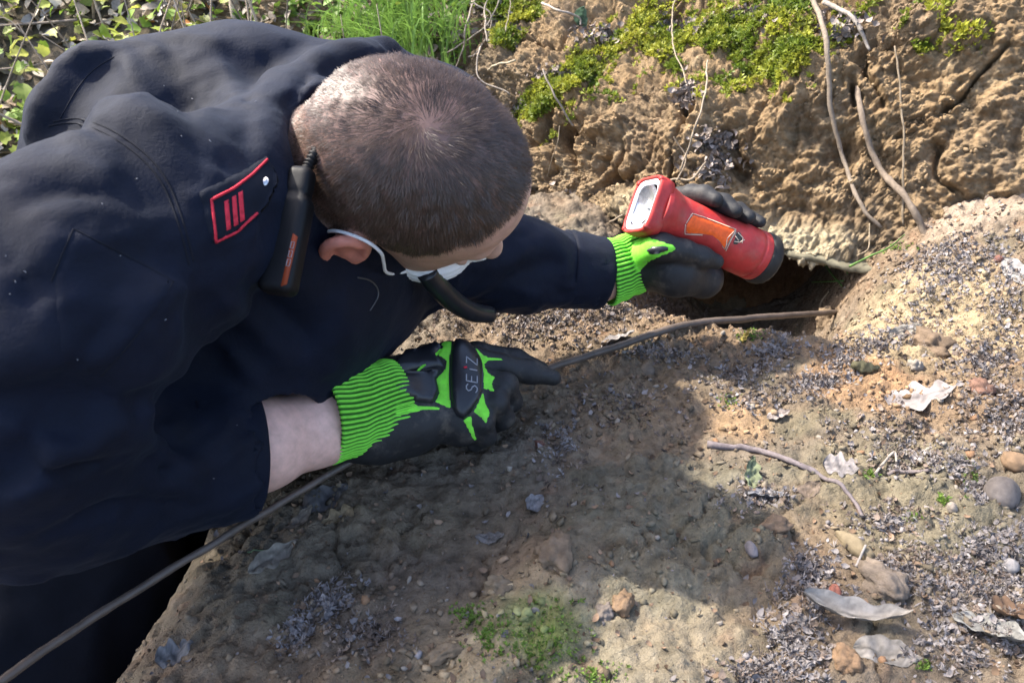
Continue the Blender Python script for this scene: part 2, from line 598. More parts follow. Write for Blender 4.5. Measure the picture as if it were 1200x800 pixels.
back = sstep(0.06, -0.04, p[:, 0])
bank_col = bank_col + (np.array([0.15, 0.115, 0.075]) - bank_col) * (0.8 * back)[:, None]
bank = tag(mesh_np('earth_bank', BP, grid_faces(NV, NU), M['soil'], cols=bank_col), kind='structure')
BP3 = BP.reshape(NV, NU, 3)
BNf = normals_grid(BP3)
if (BNf[NV // 2, NU // 2] @ BN[NV // 2, NU // 2]) < 0:
    BNf = -BNf
BBVH = BVHTree.FromPolygons(BP.tolist(), grid_faces(NV, NU).tolist())

# ---- hillside and hollow behind the person
HS = 0.036
hx = np.arange(-5.6, 3.2, HS)
hy = np.arange(-1.8, 5.2, HS)
HXX, HYY = np.meshgrid(hx, hy)
hp = np.column_stack([HXX.ravel(), HYY.ravel(), np.zeros(HXX.size)])


def hill_height(x, y):
    z = -0.80 + 0.72 * np.maximum(y - 1.15, 0) + 0.10 * np.maximum(-x - 1.2, 0)
    z = np.where(x > 0.0, np.maximum(z, -0.80), z)
    q = np.column_stack([x, y, np.zeros_like(x)])
    bx = np.interp(x, [b[0] for b in BASE], [b[1] for b in BASE])
    tp = np.interp(x, [-0.5, -0.1, 0.07, 0.2, 0.35, 0.5, 0.62, 1.5], [0.02, 0.10, 0.17, 0.21, 0.25, 0.36, 0.47, 0.60])
    behind = sstep(0.30, 0.75, y - bx) * sstep(-0.8, -0.1, x)
    z2 = tp + 0.05 + 0.5 * (y - bx - 0.25)
    z = z + (np.minimum(z2, np.maximum(z, z2)) - z) * behind
    z = np.where((x > -0.1) & (y > bx - 0.1) & (y < bx + 0.30), np.minimum(z, -0.4), z)
    z = z + 0.06 * fbm(q, 1.7, 3, off=4) + 0.03 * fbm(q, 7, 3, off=1)
    return z


hz = hill_height(hp[:, 0], hp[:, 1])
hp[:, 2] = hz
hcol = np.array([0.06, 0.05, 0.036]) + (np.array([0.14, 0.115, 0.085]) - np.array([0.06, 0.05, 0.036])) * sstep(-0.3, 0.4, fbm(hp, 7, 4, off=4))[:, None]
hill = tag(mesh_np('hillside', hp, grid_faces(len(hy), len(hx)), M['soil'], cols=hcol), kind='structure')
# ------------------------------------------------------------------ implicit-surface modelling
class Field:
    def __init__(s, lo, hi, h):
        s.lo, s.h = np.array(lo, float), h
        s.n = np.ceil((np.array(hi, float) - s.lo) / h).astype(int) + 1
        s.F = np.ones(s.n, np.float32)

    def block(s, lo, hi):
        a = np.clip(np.floor((np.array(lo) - s.lo) / s.h).astype(int), 0, s.n)
        b = np.clip(np.ceil((np.array(hi) - s.lo) / s.h).astype(int) + 1, 0, s.n)
        sl_ = tuple(slice(a[k], b[k]) for k in range(3))
        ax = [(s.lo[k] + s.h * np.arange(a[k], b[k])).astype(np.float32) for k in range(3)]
        return sl_, ax[0][:, None, None], ax[1][None, :, None], ax[2][None, None, :]

    def comb(s, sl_, d, k, op='add'):
        a = s.F[sl_]
        if a.size == 0: return
        if op == 'add':
            h = np.clip(0.5 + 0.5 * (a - d) / k, 0, 1)
            s.F[sl_] = a + (d - a) * h - k * h * (1 - h)
        else:
            h = np.clip(0.5 - 0.5 * (a + d) / k, 0, 1)
            s.F[sl_] = a + (-d - a) * h + k * h * (1 - h)

    def cone(s, a, b, ra, rb, k=0.02, op='add'):
        a, b = np.asarray(a, float), np.asarray(b, float)
        m = max(ra, rb) + k + 3 * s.h + 0.01
        sl_, X, Y, Z = s.block(np.minimum(a, b) - m, np.maximum(a, b) + m)
        ab = b - a
        L2 = max(ab @ ab, 1e-12)
        t = np.clip(((X - a[0]) * ab[0] + (Y - a[1]) * ab[1] + (Z - a[2]) * ab[2]) / L2, 0, 1)
        d = np.sqrt((X - a[0] - t * ab[0]) ** 2 + (Y - a[1] - t * ab[1]) ** 2 + (Z - a[2] - t * ab[2]) ** 2) - (ra + (rb - ra) * t)
        s.comb(sl_, d, k, op)

    def chain(s, pts, rad, k=0.02, op='add'):
        for i in range(len(pts) - 1):
            s.cone(pts[i], pts[i + 1], rad[i], rad[i + 1], k, op)

    def ell(s, c, r, axes=None, k=0.02, op='add'):
        c, r = np.asarray(c, float), np.asarray(r, float)
        A = np.eye(3) if axes is None else np.asarray(axes, float)      # rows are the local axes
        m = r.max() + k + 3 * s.h + 0.01
        sl_, X, Y, Z = s.block(c - m, c + m)
        q = [A[i, 0] * (X - c[0]) + A[i, 1] * (Y - c[1]) + A[i, 2] * (Z - c[2]) for i in range(3)]
        k0 = np.sqrt(sum((q[i] / r[i]) ** 2 for i in range(3)))
        k1 = np.sqrt(sum((q[i] / r[i] ** 2) ** 2 for i in range(3)))
        d = k0 * (k0 - 1) / np.maximum(k1, 1e-6)
        s.comb(sl_, d, k, op)

    def box(s, c, r, axes, rnd=0.01, k=0.02, op='add'):
        c, r = np.asarray(c, float), np.asarray(r, float)
        A = np.asarray(axes, float)
        m = np.linalg.norm(r) + k + 3 * s.h + 0.01
        sl_, X, Y, Z = s.block(c - m, c + m)
        q = [np.abs(A[i, 0] * (X - c[0]) + A[i, 1] * (Y - c[1]) + A[i, 2] * (Z - c[2])) - (r[i] - rnd) for i in range(3)]
        d = np.sqrt(sum(np.maximum(x, 0) ** 2 for x in q)) + np.minimum(np.maximum(np.maximum(q[0], q[1]), q[2]), 0) - rnd
        s.comb(sl_, d, k, op)

    def ridge(s, pts, amp, wid, pw=2.0):
        """raise (amp > 0) or crease (amp < 0) the surface along a polyline of 3-D points"""
        P = np.asarray(pts, float)
        w = np.broadcast_to(wid, (len(P),)).astype(float)
        am = np.broadcast_to(amp, (len(P),)).astype(float)
        m = 2.3 * w.max()
        sl_, X, Y, Z = s.block(P.min(0) - m, P.max(0) + m)
        best = None
        for i in range(len(P) - 1):
            a, ab = P[i], P[i + 1] - P[i]
            L2 = max(ab @ ab, 1e-12)
            t = np.clip(((X - a[0]) * ab[0] + (Y - a[1]) * ab[1] + (Z - a[2]) * ab[2]) / L2, 0, 1)
            d2 = (X - a[0] - t * ab[0]) ** 2 + (Y - a[1] - t * ab[1]) ** 2 + (Z - a[2] - t * ab[2]) ** 2
            g = (am[i] + (am[i + 1] - am[i]) * t) * np.exp(-(np.sqrt(d2) / (w[i] + (w[i + 1] - w[i]) * t)) ** pw)
            best = g if best is None else np.where(np.abs(g) > np.abs(best), g, best)
        s.F[sl_] -= best.astype(np.float32)

    def noise(s, fn):
        """displace near the surface by fn(points)"""
        idx = np.nonzero(np.abs(s.F) < 5 * s.h)
        pts = s.lo + s.h * np.column_stack(idx)
        s.F[idx] -= fn(pts).astype(np.float32)

    def extract(s, smooth=2):
        F = s.F
        neg = F < 0
        cnt = np.zeros(s.n - 1, np.int8)
        for dx in (0, 1):
            for dy in (0, 1):
                for dz in (0, 1):
                    cnt += neg[dx:s.n[0] - 1 + dx, dy:s.n[1] - 1 + dy, dz:s.n[2] - 1 + dz]
        ci = np.nonzero((cnt > 0) & (cnt < 8))
        c = np.column_stack(ci)
        idm = np.full(s.n - 1, -1, np.int32)
        idm[ci] = np.arange(len(c))
        acc = np.zeros((len(c), 3))
        num = np.zeros(len(c))
        corners = [(a, b, d) for a in (0, 1) for b in (0, 1) for d in (0, 1)]
        for a in corners:
            for ax in range(3):
                if a[ax] == 0:
                    b = list(a); b[ax] = 1
                    fa = F[c[:, 0] + a[0], c[:, 1] + a[1], c[:, 2] + a[2]]
                    fb = F[c[:, 0] + b[0], c[:, 1] + b[1], c[:, 2] + b[2]]
                    cr = (fa < 0) != (fb < 0)
                    t = np.where(cr, fa / np.where(cr, fa - fb, 1), 0)
                    pt = np.tile(np.array(a, float), (len(c), 1))
                    pt[:, ax] = t
                    acc += pt * cr[:, None]
                    num += cr
        V = s.lo + s.h * (c + acc / num[:, None])
        quads = []
        for ax in range(3):
            o1, o2 = (ax + 1) % 3, (ax + 2) % 3
            sa = [slice(1, -1)] * 3; sa[ax] = slice(0, -1)
            sb = [slice(1, -1)] * 3; sb[ax] = slice(1, None)
            A, B = neg[tuple(sa)], neg[tuple(sb)]
            e = np.column_stack(np.nonzero(A != B))
            if not len(e): continue
            fl = A[tuple(e.T)]
            base = e.copy()
            base[:, o1] += 1; base[:, o2] += 1
            q = []
            for d1, d2 in ((-1, -1), (0, -1), (0, 0), (-1, 0)):
                k = base.copy()
                k[:, o1] += d1; k[:, o2] += d2
                q.append(idm[tuple(k.T)])
            q = np.stack(q, 1)
            q[~fl] = q[~fl][:, ::-1]
            quads.append(q)
        Q = np.vstack(quads)
        Q = Q[(Q >= 0).all(1)]
        if smooth:
            V = lap(V, Q, smooth)
        return V, Q


def lap(V, Q, it, lam=0.5):
    E = np.vstack([Q[:, [0, 1]], Q[:, [1, 2]], Q[:, [2, 3]], Q[:, [3, 0]]])
    n = len(V)
    deg = np.maximum(np.bincount(E[:, 0], minlength=n) + np.bincount(E[:, 1], minlength=n), 1)
    for k in range(it):
        l = lam if k % 2 == 0 else -lam * 0.9
        S = np.stack([np.bincount(E[:, 0], V[E[:, 1], j], n) + np.bincount(E[:, 1], V[E[:, 0], j], n) for j in range(3)], 1)
        V = V + l * (S / deg[:, None] - V)
    return V


def bvh_of(V, Q):
    return BVHTree.FromPolygons(np.asarray(V).tolist(), np.asarray(Q).tolist())


def raypx(bvh, px, py):
    """where the line through a photo pixel meets a built surface (point, normal) or None"""
    d = unit(FW + RT * ((px - 600) / FPX) + UPV * ((400 - py) / FPX))
    h = bvh.ray_cast(Vector(CAM), Vector(d), 20)
    if h[0] is None: return None
    n = np.array(h[1])
    if n @ d > 0: n = -n
    return np.array(h[0]), n


def onsurf(bvh, pts, lift=0.0, fallback=None):
    out = []
    for q in pts:
        h = raypx(bvh, q[0], q[1])
        if h is None:
            if out: out.append(out[-1])
            continue
        out.append(h[0] + h[1] * lift)
    return np.array(out)


def densify(poly, step, closed=True):
    P = np.asarray(poly, float)
    out = []
    n = len(P)
    for i in range(n if closed else n - 1):
        a, b = P[i], P[(i + 1) % n]
        k = max(1, int(np.ceil(np.linalg.norm(b - a) / step)))
        out += [a + (b - a) * j / k for j in range(k)]
    if not closed: out.append(P[-1])
    return np.array(out)


def inside_poly(P, poly):
    x, y = P[:, 0], P[:, 1]
    r = np.zeros(len(P), bool)
    n = len(poly)
    for i in range(n):
        (x1, y1), (x2, y2) = poly[i], poly[(i + 1) % n]
        c = (y1 > y) != (y2 > y)
        r ^= c & (x < (x2 - x1) * (y - y1) / (y2 - y1 + 1e-12) + x1)
    return r


def bdist(P, poly):
    d = np.full(len(P), 1e9)
    n = len(poly)
    for i in range(n):
        a, b = np.asarray(poly[i], float), np.asarray(poly[(i + 1) % n], float)
        ab = b - a
        t = np.clip(((P - a) @ ab) / max(ab @ ab, 1e-9), 0, 1)
        d = np.minimum(d, np.linalg.norm(P - a - t[:, None] * ab, axis=1))
    return d


def applique(name, poly, bvh, thick, material, parent, step=5.0, bevel=4.0, base=-0.0006, dome=0.0):
    """a thin raised piece that lies on a built surface; its outline is read off the photo"""
    poly = densify(poly, step)
    lo, hi = poly.min(0), poly.max(0)
    g = np.stack(np.meshgrid(np.arange(lo[0], hi[0], step), np.arange(lo[1], hi[1], step)), -1).reshape(-1, 2)
    g = g[inside_poly(g, poly)]
    if len(g): g = g[bdist(g, poly) > 0.45 * step]
    pts = [Vector(q) for q in poly] + [Vector(q) for q in g]
    n = len(poly)
    v2, _, f2, _, _, _ = delaunay_2d_cdt(pts, [], [list(range(n))], 1, 1e-5)
    v2 = np.array([v[:] for v in v2])
    db = bdist(v2, poly)
    V = []
    for q, d in zip(v2, db):
        h = raypx(bvh, q[0], q[1])
        if h is None:
            nb_ = bvh.find_nearest(Vector(V[-1] if V else at(q[0], q[1], 0.8)))
            h = (np.array(nb_[0]), np.array(nb_[1]))
        t = min(1.0, d / bevel)
        V.append(h[0] + h[1] * (base + thick * math.sqrt(1 - (1 - t) ** 2) + dome * t))
    T = [f[:] for f in f2 if len(f) == 3]
    V = np.array(V)
    T = np.array(T)
    nn = np.cross(V[T[:, 1]] - V[T[:, 0]], V[T[:, 2]] - V[T[:, 0]])
    T[(nn @ FW) > 0] = T[(nn @ FW) > 0][:, ::-1]
    return mesh_np(name, V, None, material, parent, tri=T)


def seam(name, pts, bvh, r, material, parent, lift=0.0002, n=60):
    P = spline(np.asarray(pts, float), n)
    S = onsurf(bvh, P, lift)
    k = np.ones(5) / 5
    S = np.column_stack([np.convolve(np.pad(S[:, j], 2, 'edge'), k, 'valid') for j in range(3)])
    V, Q, T = tube_arrays(S, r, 6)
    return mesh_np(name, V, Q, material, parent, tri=T)


# ------------------------------------------------------------------ materials of the person
def _cloth(nt, b, tc, src, prev):
    N, L = nt.nodes, nt.links
    wv = N.new('ShaderNodeTexWave')
    wv.inputs['Scale'].default_value = 420
    wv.bands_direction = 'DIAGONAL'
    wv.inputs['Distortion'].default_value = 1.5
    L.new(tc.outputs['Object'], wv.inputs['Vector'])
    bp = N.new('ShaderNodeBump')
    bp.inputs['Strength'].default_value = 0.25
    bp.inputs['Distance'].default_value = 0.0005
    L.new(wv.outputs['Fac'], bp.inputs['Height'])
    if prev: L.new(prev, bp.inputs['Normal'])
    L.new(bp.outputs['Normal'], b.inputs['Normal'])


M['navy'] = mat('navy', (0.0022, 0.0042, 0.0125), 0.75, False, 0.35, 18, [(28, 0.2, 0.005), (110, 0.3, 0.0018), (420, 0.5, 0.0008)], 0.20, sheen=0.03, extra=_cloth)
M['navy_dark'] = mat('navy_dark', (0.006, 0.008, 0.015), 0.85, False, 0.2, 60, [(700, 0.3, 0.0004)], 0.2)
M['trouser'] = mat('trouser', (0.005, 0.006, 0.010), 0.9, False, 0.2, 30, [(300, 0.3, 0.001)], 0.15)
M['stitch'] = mat('stitch', (0.004, 0.005, 0.010), 0.9)
M['skin'] = mat('skin', (0.45, 0.27, 0.2), 0.55, True, 0.16, 90, [(300, 0.15, 0.0006), (900, 0.25, 0.0004)], 0.35, sub=0.08)
M['hair'] = mat('hair', (0.035, 0.022, 0.016), 0.45, True, 0.0, 1, None, 0.5)
M['rubber'] = mat('rubber', (0.013, 0.0135, 0.017), 0.36, False, 0.25, 70, [(260, 0.25, 0.0006)], 0.45, extra=dusty((0.15, 0.125, 0.10), 0.58, 0.78, 60, 0.30))
M['glove_black'] = mat('glove_black', (0.014, 0.014, 0.015), 0.62, False, 0.3, 60, [(120, 0.3, 0.002), (650, 0.5, 0.0006)], 0.4, extra=dusty((0.16, 0.13, 0.10), 0.52, 0.78, 40, 0.55))
M['glove_green'] = mat('glove_green', (0.20, 0.72, 0.05), 0.75, False, 0.18, 90, [(150, 0.3, 0.0012), (900, 0.5, 0.0005)], 0.3, extra=dusty((0.20, 0.26, 0.10), 0.5, 0.8, 70, 0.5))
M['cuff'] = mat('cuff', (0.2, 0.6, 0.08), 0.8, True, 0.12, 160, [(800, 0.4, 0.0005)], 0.2)
M['red_thread'] = mat('red_thread', (0.52, 0.022, 0.04), 0.7, False, 0.2, 300, [(900, 0.5, 0.0004)], 0.3)
M['white_cloth'] = mat('white_cloth', (0.78, 0.77, 0.76), 0.85, False, 0.05, 200, [(900, 0.3, 0.0003)], 0.2)
M['letter'] = mat('letter', (0.28, 0.28, 0.30), 0.6)
M['red_dot'] = mat('red_dot', (0.55, 0.02, 0.04), 0.6)
M['steel'] = mat('steel', (0.45, 0.45, 0.47), 0.35, False, 0.2, 300, None, 0.5, metal=0.9)
M['plastic_black'] = mat('plastic_black', (0.004, 0.004, 0.005), 0.55, False, 0.2, 90, [(500, 0.15, 0.0004)], 0.25)
M['label_orange'] = mat('label_orange', (0.26, 0.045, 0.014), 0.6)

# ------------------------------------------------------------------ the person
HC = at(493, 191, 0.690)                                     # head centre
Fh = unit(vv(0.83, -0.43, -0.33))
Rh = vv(-0.43, -0.84, 0.35)
Rh = unit(Rh - Fh * (Rh @ Fh))
Uh = np.cross(Rh, Fh)
HA = np.array([Fh, Rh, Uh])


def hd(f, r, u):
    return HC + Fh * f + Rh * r + Uh * u


NECK = at(352, 212, 0.735)
SR = at(170, 262, 0.610)
SL = at(500, 165, 0.90)
T_AX = unit(np.array([0.42, -0.33, 0.84]))                   # pelvis -> neck
L_AX = unit(SL - SR)
B_AX = unit(np.cross(L_AX, T_AX))                            # out of the back or chest
ELB = at(-60, 515, 0.575)
WR = at(372, 500, 0.800)
CUFF = at(303, 526, 0.745)
ELB_L = at(510, 285, 0.95)
WR_L = at(702, 322, 1.035)
PEL = NECK - T_AX * 0.56 + np.array([-0.08, 0.05, 0])

# --- body: head, neck, trunk, arms in one surface
lo = np.minimum.reduce([HC - 0.2, ELB - 0.1, NECK - 0.25, WR - 0.06])
hi = np.maximum.reduce([HC + 0.2, WR_L + 0.06, NECK + 0.2])
bf = Field(lo, hi, 0.0030)
bf.chain([NECK - T_AX * 0.22, NECK - T_AX * 0.1], [0.09, 0.09], 0.03)
bf.cone(SR, NECK - T_AX * 0.06, 0.05, 0.07, 0.03)
bf.cone(SL, NECK - T_AX * 0.06, 0.05, 0.07, 0.03)
bf.chain([SR, ELB, at(150, 543, 0.68), at(300, 521, 0.752), WR, at(430, 486, 0.83)], [0.048, 0.043, 0.042, 0.0415, 0.0355, 0.030], 0.02)
bf.chain([SL, ELB_L, WR_L, at(735, 312, 1.04)], [0.048, 0.043, 0.031, 0.03], 0.02)
bf.chain([NECK - T_AX * 0.08, NECK, hd(-0.045, 0, -0.075)], [0.075, 0.062, 0.060], 0.035)
bf.ell(hd(0.004, 0, 0.0), (0.096, 0.0745, 0.086), HA, 0.02)
bf.ell(hd(-0.028, 0, -0.012), (0.072, 0.0725, 0.074), HA, 0.02)
bf.ell(hd(0.036, 0, -0.058), (0.058, 0.060, 0.072), HA, 0.02)
bf.ell(hd(0.045, 0, -0.115), (0.042, 0.045, 0.04), HA, 0.025)
bf.cone(hd(0.088, 0, -0.035), hd(0.108, 0, -0.078), 0.008, 0.013, 0.012)
bf.cone(hd(0.083, 0.034, -0.020), hd(0.090, 0.006, -0.024), 0.009, 0.009, 0.012)
bf.cone(hd(0.083, -0.034, -0.020), hd(0.090, -0.006, -0.024), 0.009, 0.009, 0.012)
bf.ell(hd(0.098, 0.031, -0.040), (0.011, 0.017, 0.010), HA, 0.008, 'sub')
bf.ell(hd(0.098, -0.031, -0.040), (0.011, 0.017, 0.010), HA, 0.008, 'sub')
bf.cone(hd(0.092, 0.018, -0.100), hd(0.092, -0.018, -0.100), 0.007, 0.007, 0.008)
for sg in (1, -1):
    e0 = hd(-0.016, sg * 0.080, -0.046)
    EA = np.array([unit(Fh * 0.95 + Rh * sg * -0.25 + Uh * 0.1), unit(Rh * sg + Fh * 0.3 + Uh * 0.12), unit(Uh - Fh * 0.22)])
    ring = []
    for a in np.linspace(-2.6, 2.3, 15):
        ring.append(e0 + EA[0] * (0.0165 * math.sin(a) - 0.008) + EA[2] * (0.028 * math.cos(a)) + EA[1] * (0.007 - 0.004 * math.sin(a)))
    bf.chain(ring, [0.0046] * 15, 0.003)
    bf.ell(e0 + EA[0] * -0.003, (0.019, 0.0075, 0.027), EA, 0.006)
    bf.ell(e0 + EA[2] * -0.027 + EA[0] * 0.001, (0.009, 0.005, 0.010), EA, 0.006)
    bf.ell(e0 + EA[1] * 0.0095 + EA[0] * 0.002 + EA[2] * 0.002, (0.0085, 0.0075, 0.015), EA, 0.003, 'sub')
    bf.cone(e0 + EA[0] * 0.010 + EA[2] * 0.004, e0 + EA[0] * 0.011 - EA[2] * 0.008, 0.004, 0.004, 0.005)
bf.noise(lambda p: 0.0012 * fbm(p, 30, 3))
BV, BQ = bf.extract(4)
del bf
# skin colours: scalp stubble, red ears, pale forearm
q = (BV - HC) @ HA.T                                         # head-local f, r, u
skin = np.tile(np.array([0.50, 0.30, 0.225]), (len(BV), 1))
fa = np.linalg.norm(BV - at(345, 505, 0.77), axis=1) < 0.11
skin[fa] = (0.66, 0.41, 0.33)
arr = np.abs(q[:, 1])
earm = sstep(0.074, 0.082, arr) * (q[:, 2] < -0.005) * (q[:, 2] > -0.085) * (q[:, 0] < 0.02) * (np.linalg.norm(q, axis=1) < 0.14)
skin += (np.array([0.60, 0.20, 0.14]) - skin) * (0.8 * earm)[:, None]


def scalp_mask(q):
    """1 on the haired scalp in head-local coordinates"""
    f, r, u = q[:, 0], np.abs(q[:, 1]), q[:, 2]
    wig = 0.006 * perlin(q * 60)
    line = np.interp(f, [-0.12, -0.09, -0.055, -0.03, -0.005, 0.012, 0.030, 0.050, 0.066, 0.080, 0.092], [-0.098, -0.092, -0.070, -0.034, -0.020, -0.044, -0.014, 0.022, 0.036, 0.052, 0.068])
    return sstep(-0.012, 0.014, u - line + wig) * (f > -0.13)


near_head = np.linalg.norm(q - (0.0, 0, -0.02), axis=1) < 0.16
sm = scalp_mask(q) * near_head * (1 - earm)
fade = sstep(-0.10, 0.02, q[:, 2] + 0.35 * np.maximum(q[:, 0], 0))
scalp_c = np.array([0.24, 0.145, 0.112]) + (np.array([0.17, 0.10, 0.080]) - np.array([0.24, 0.145, 0.112])) * fade[:, None]
skin += (scalp_c - skin) * sm[:, None]
person = tag(mesh_np('person', BV, BQ, M['skin'], cols=skin),
             'person in a navy jacket bending over the burrow, lighting it with a torch', 'person')
BODY_BVH = bvh_of(BV, BQ)

# --- hair: short strands growing out of the scalp, swirling from the crown
tri_a = BV[BQ[:, 0]]
cen = BV[BQ].mean(1)
fn = np.cross(BV[BQ[:, 2]] - BV[BQ[:, 0]], BV[BQ[:, 3]] - BV[BQ[:, 1]])
area = np.linalg.norm(fn, axis=1) * 0.5
fn /= np.maximum(np.linalg.norm(fn, axis=1)[:, None], 1e-12)
fq = (cen - HC) @ HA.T
msk = scalp_mask(fq) * (np.linalg.norm(fq - (0, 0, -0.02), axis=1) < 0.16) * (1 - (np.abs(fq[:, 1]) > 0.0765) * (fq[:, 2] < -0.012) * (fq[:, 0] < 0.02))
wgt = area * msk * (1 - 0.55 * np.exp(-(np.linalg.norm(cen - hd(-0.022, 0.012, 0.085), axis=1) / 0.030) ** 2)) * (0.75 + 0.5 * perlin(cen * 70))
wgt = np.maximum(wgt, 0)
NH = 54000
pick = rng.choice(len(BQ), NH, p=wgt / wgt.sum())
bc = rng.random((NH, 2))
A_, B_, C_, D_ = (BV[BQ[pick, k]] for k in range(4))
root = (A_ * (1 - bc[:, :1]) + B_ * bc[:, :1]) * (1 - bc[:, 1:]) + (D_ * (1 - bc[:, :1]) + C_ * bc[:, :1]) * bc[:, 1:]
nrm = fn[pick]
if np.mean(np.einsum('ij,ij->i', nrm, root - HC)) < 0: nrm = -nrm
rq = (root - HC) @ HA.T
crown = hd(-0.022, 0.012, 0.085)
rad_ = root - crown
tang = rad_ - nrm * np.einsum('ij,ij->i', rad_, nrm)[:, None]
tang /= np.maximum(np.linalg.norm(tang, axis=1)[:, None], 1e-6)
swirl = np.cross(nrm, tang)
dist_c = np.linalg.norm(rad_, axis=1)
tang = tang + swirl * (0.8 * np.exp(-dist_c / 0.025))[:, None]
lift = 0.26 + 0.25 * np.exp(-dist_c / 0.03)
length = 0.0028 + 0.0088 * sstep(-0.05, 0.035, rq[:, 2] + 0.45 * np.maximum(rq[:, 0], 0)) * (1 - 0.5 * sstep(0.03, 0.09, -rq[:, 0]))
length *= rng.uniform(0.6, 1.25, NH) * (0.35 + 0.65 * msk[pick])
clump = np.stack([perlin(root * 90 + 7 * k) for k in range(3)], 1)
dirn = tang + nrm * lift[:, None] + 0.45 * clump + 0.16 * rng.normal(size=(NH, 3))
dirn /= np.linalg.norm(dirn, axis=1)[:, None]
side = np.cross(dirn, nrm)
side /= np.maximum(np.linalg.norm(side, axis=1)[:, None], 1e-6)
side = side * rng.uniform(0.00012, 0.00020, NH)[:, None]
mid = root + dirn * (length * 0.55)[:, None] + nrm * (length * 0.05)[:, None]
tip = root + dirn * length[:, None] - nrm * (length * 0.12)[:, None]
HV = np.stack([root - side - nrm * 0.0008, root + side - nrm * 0.0008, mid + side * 0.8, mid - side * 0.8, tip], 1).reshape(-1, 3)
o5 = np.arange(NH) * 5
HQ = np.stack([o5, o5 + 1, o5 + 2, o5 + 3], 1)
HT = np.stack([o5 + 3, o5 + 2, o5 + 4], 1)
hc = np.array([0.056, 0.033, 0.022]) * rng.uniform(0.6, 1.5, (NH, 1)) + np.array([0.02, 0.014, 0.01]) * (rng.random((NH, 1)) > 0.8)
hair = mesh_np('hair', HV, HQ, M['hair'], person, cols=np.repeat(hc, 5, 0), tri=HT)

# --- jacket
lo = np.minimum.reduce([ELB - 0.16, PEL - 0.2, WR - 0.1])
lo[0] = max(lo[0], -0.72)
hi = np.array([0.16, 1.16, 0.54])
jf = Field(lo, hi, 0.0042)
CH = NECK - T_AX * 0.17                                       # chest centre
TAX = np.array([L_AX, B_AX, T_AX])
jf.ell(CH + L_AX * 0.01, (0.195, 0.135, 0.20), TAX, 0.03)
jf.ell(NECK - T_AX * 0.40, (0.175, 0.14, 0.22), TAX, 0.05)
jf.chain([at(165, 170, 0.80), at(285, 152, 0.84), at(400, 150, 0.86)], [0.095, 0.096, 0.088], 0.04)
jf.chain([SR + vv(.02, 0, 0), NECK + vv(-0.02, 0.0, 0.0)], [0.072, 0.070], 0.05)
jf.chain([SL, NECK + vv(0.03, 0.02, -0.03)], [0.072, 0.075], 0.05)
# front of the jacket hanging towards the ground
jf.ell(at(318, 352, 0.80), (0.105, 0.10, 0.10), None, 0.05)
jf.ell(at(245, 420, 0.78), (0.10, 0.08, 0.09), None, 0.04)
jf.ell(at(425, 335, 0.90), (0.065, 0.07, 0.06), None, 0.04)
# back bulge behind the arm
jf.chain([at(100, 150, 0.84), at(90, 300, 0.86)], [0.058, 0.07], 0.03)
# right sleeve
slv = [SR, at(95, 345, 0.575), at(10, 450, 0.565), ELB, at(40, 552, 0.62), at(140, 545, 0.675), at(225, 533, 0.715), at(306, 527, 0.745)]
jf.chain(slv[:4], [0.088, 0.090, 0.085, 0.078], 0.03)
jf.chain(slv[3:], [0.078, 0.074, 0.064, 0.056, 0.0535], 0.03)
# left sleeve
jf.chain([SL, ELB_L, at(600, 308, 1.0), at(703, 321, 1.035)], [0.078, 0.062, 0.052, 0.044], 0.04)
# collar
col_pts = [at(448, 62, 0.83), at(415, 76, 0.79), at(385, 100, 0.755), at(358, 140, 0.715), at(342, 190, 0.685), at(333, 240, 0.668), at(330, 290, 0.675), at(342, 330, 0.70), at(372, 362, 0.74)]
jf.chain(col_pts, [0.013, 0.015, 0.017, 0.018, 0.018, 0.018, 0.017, 0.016, 0.014], 0.018)
# folds, read off the photo
def fold(pts, amp, wid):
    jf.ridge(np.array([at(*p_) for p_ in pts]), amp, wid)
cdir = unit(slv[-1] - slv[-2])
def finish(f):
    f.ell(hd(0.004, 0, 0.0), (0.108, 0.086, 0.096), HA, 0.006, 'sub')
    f.ell(hd(-0.028, 0, -0.012), (0.083, 0.083, 0.084), HA, 0.006, 'sub')
    # flat cuff ends with the sleeve hollow inside
    for e, dr, r in ((slv[-1] - cdir * 0.052, cdir, 0.043), (at(680, 318, 1.028), unit(at(703, 321, 1.035) - at(600, 308, 1.0)), 0.034)):
        f.cone(e + dr * 0.06, e + dr * 0.0605, 0.060, 0.060, 0.003, 'sub')
        f.cone(e - dr * 0.035, e + dr * 0.02, r - 0.004, r, 0.003, 'sub')


F0 = jf.F.copy()
finish(jf)
JV, JQ = jf.extract(2)
JB = bvh_of(JV, JQ)
jf.F = F0


def fold(pts, amp, wid, n=12):
    S = onsurf(JB, spline(np.asarray(pts, float), n))
    if len(S) > 1:
        taper = np.sin(np.pi * (0.12 + 0.76 * np.linspace(0, 1, len(S)))) ** 0.7
        jf.ridge(S, amp * (2.6 if pts[0][1] > 440 or pts[-1][1] > 500 else 1.75) * taper, wid, 1.25)


# yoke, collar and back folds
fold([(255, 48), (268, 90), (285, 130), (300, 170)], 0.006, 0.016)
fold([(262, 60), (300, 75), (318, 70), (345, 50)], -0.014, 0.016)
fold([(335, 48), (320, 90), (310, 140), (312, 180)], 0.009, 0.016)
fold([(300, 82), (290, 140), (292, 190)], -0.008, 0.014)
fold([(440, 60), (400, 62), (360, 78), (330, 110)], 0.008, 0.012)
fold([(420, 78), (380, 84), (350, 110), (335, 150)], -0.009, 0.010)
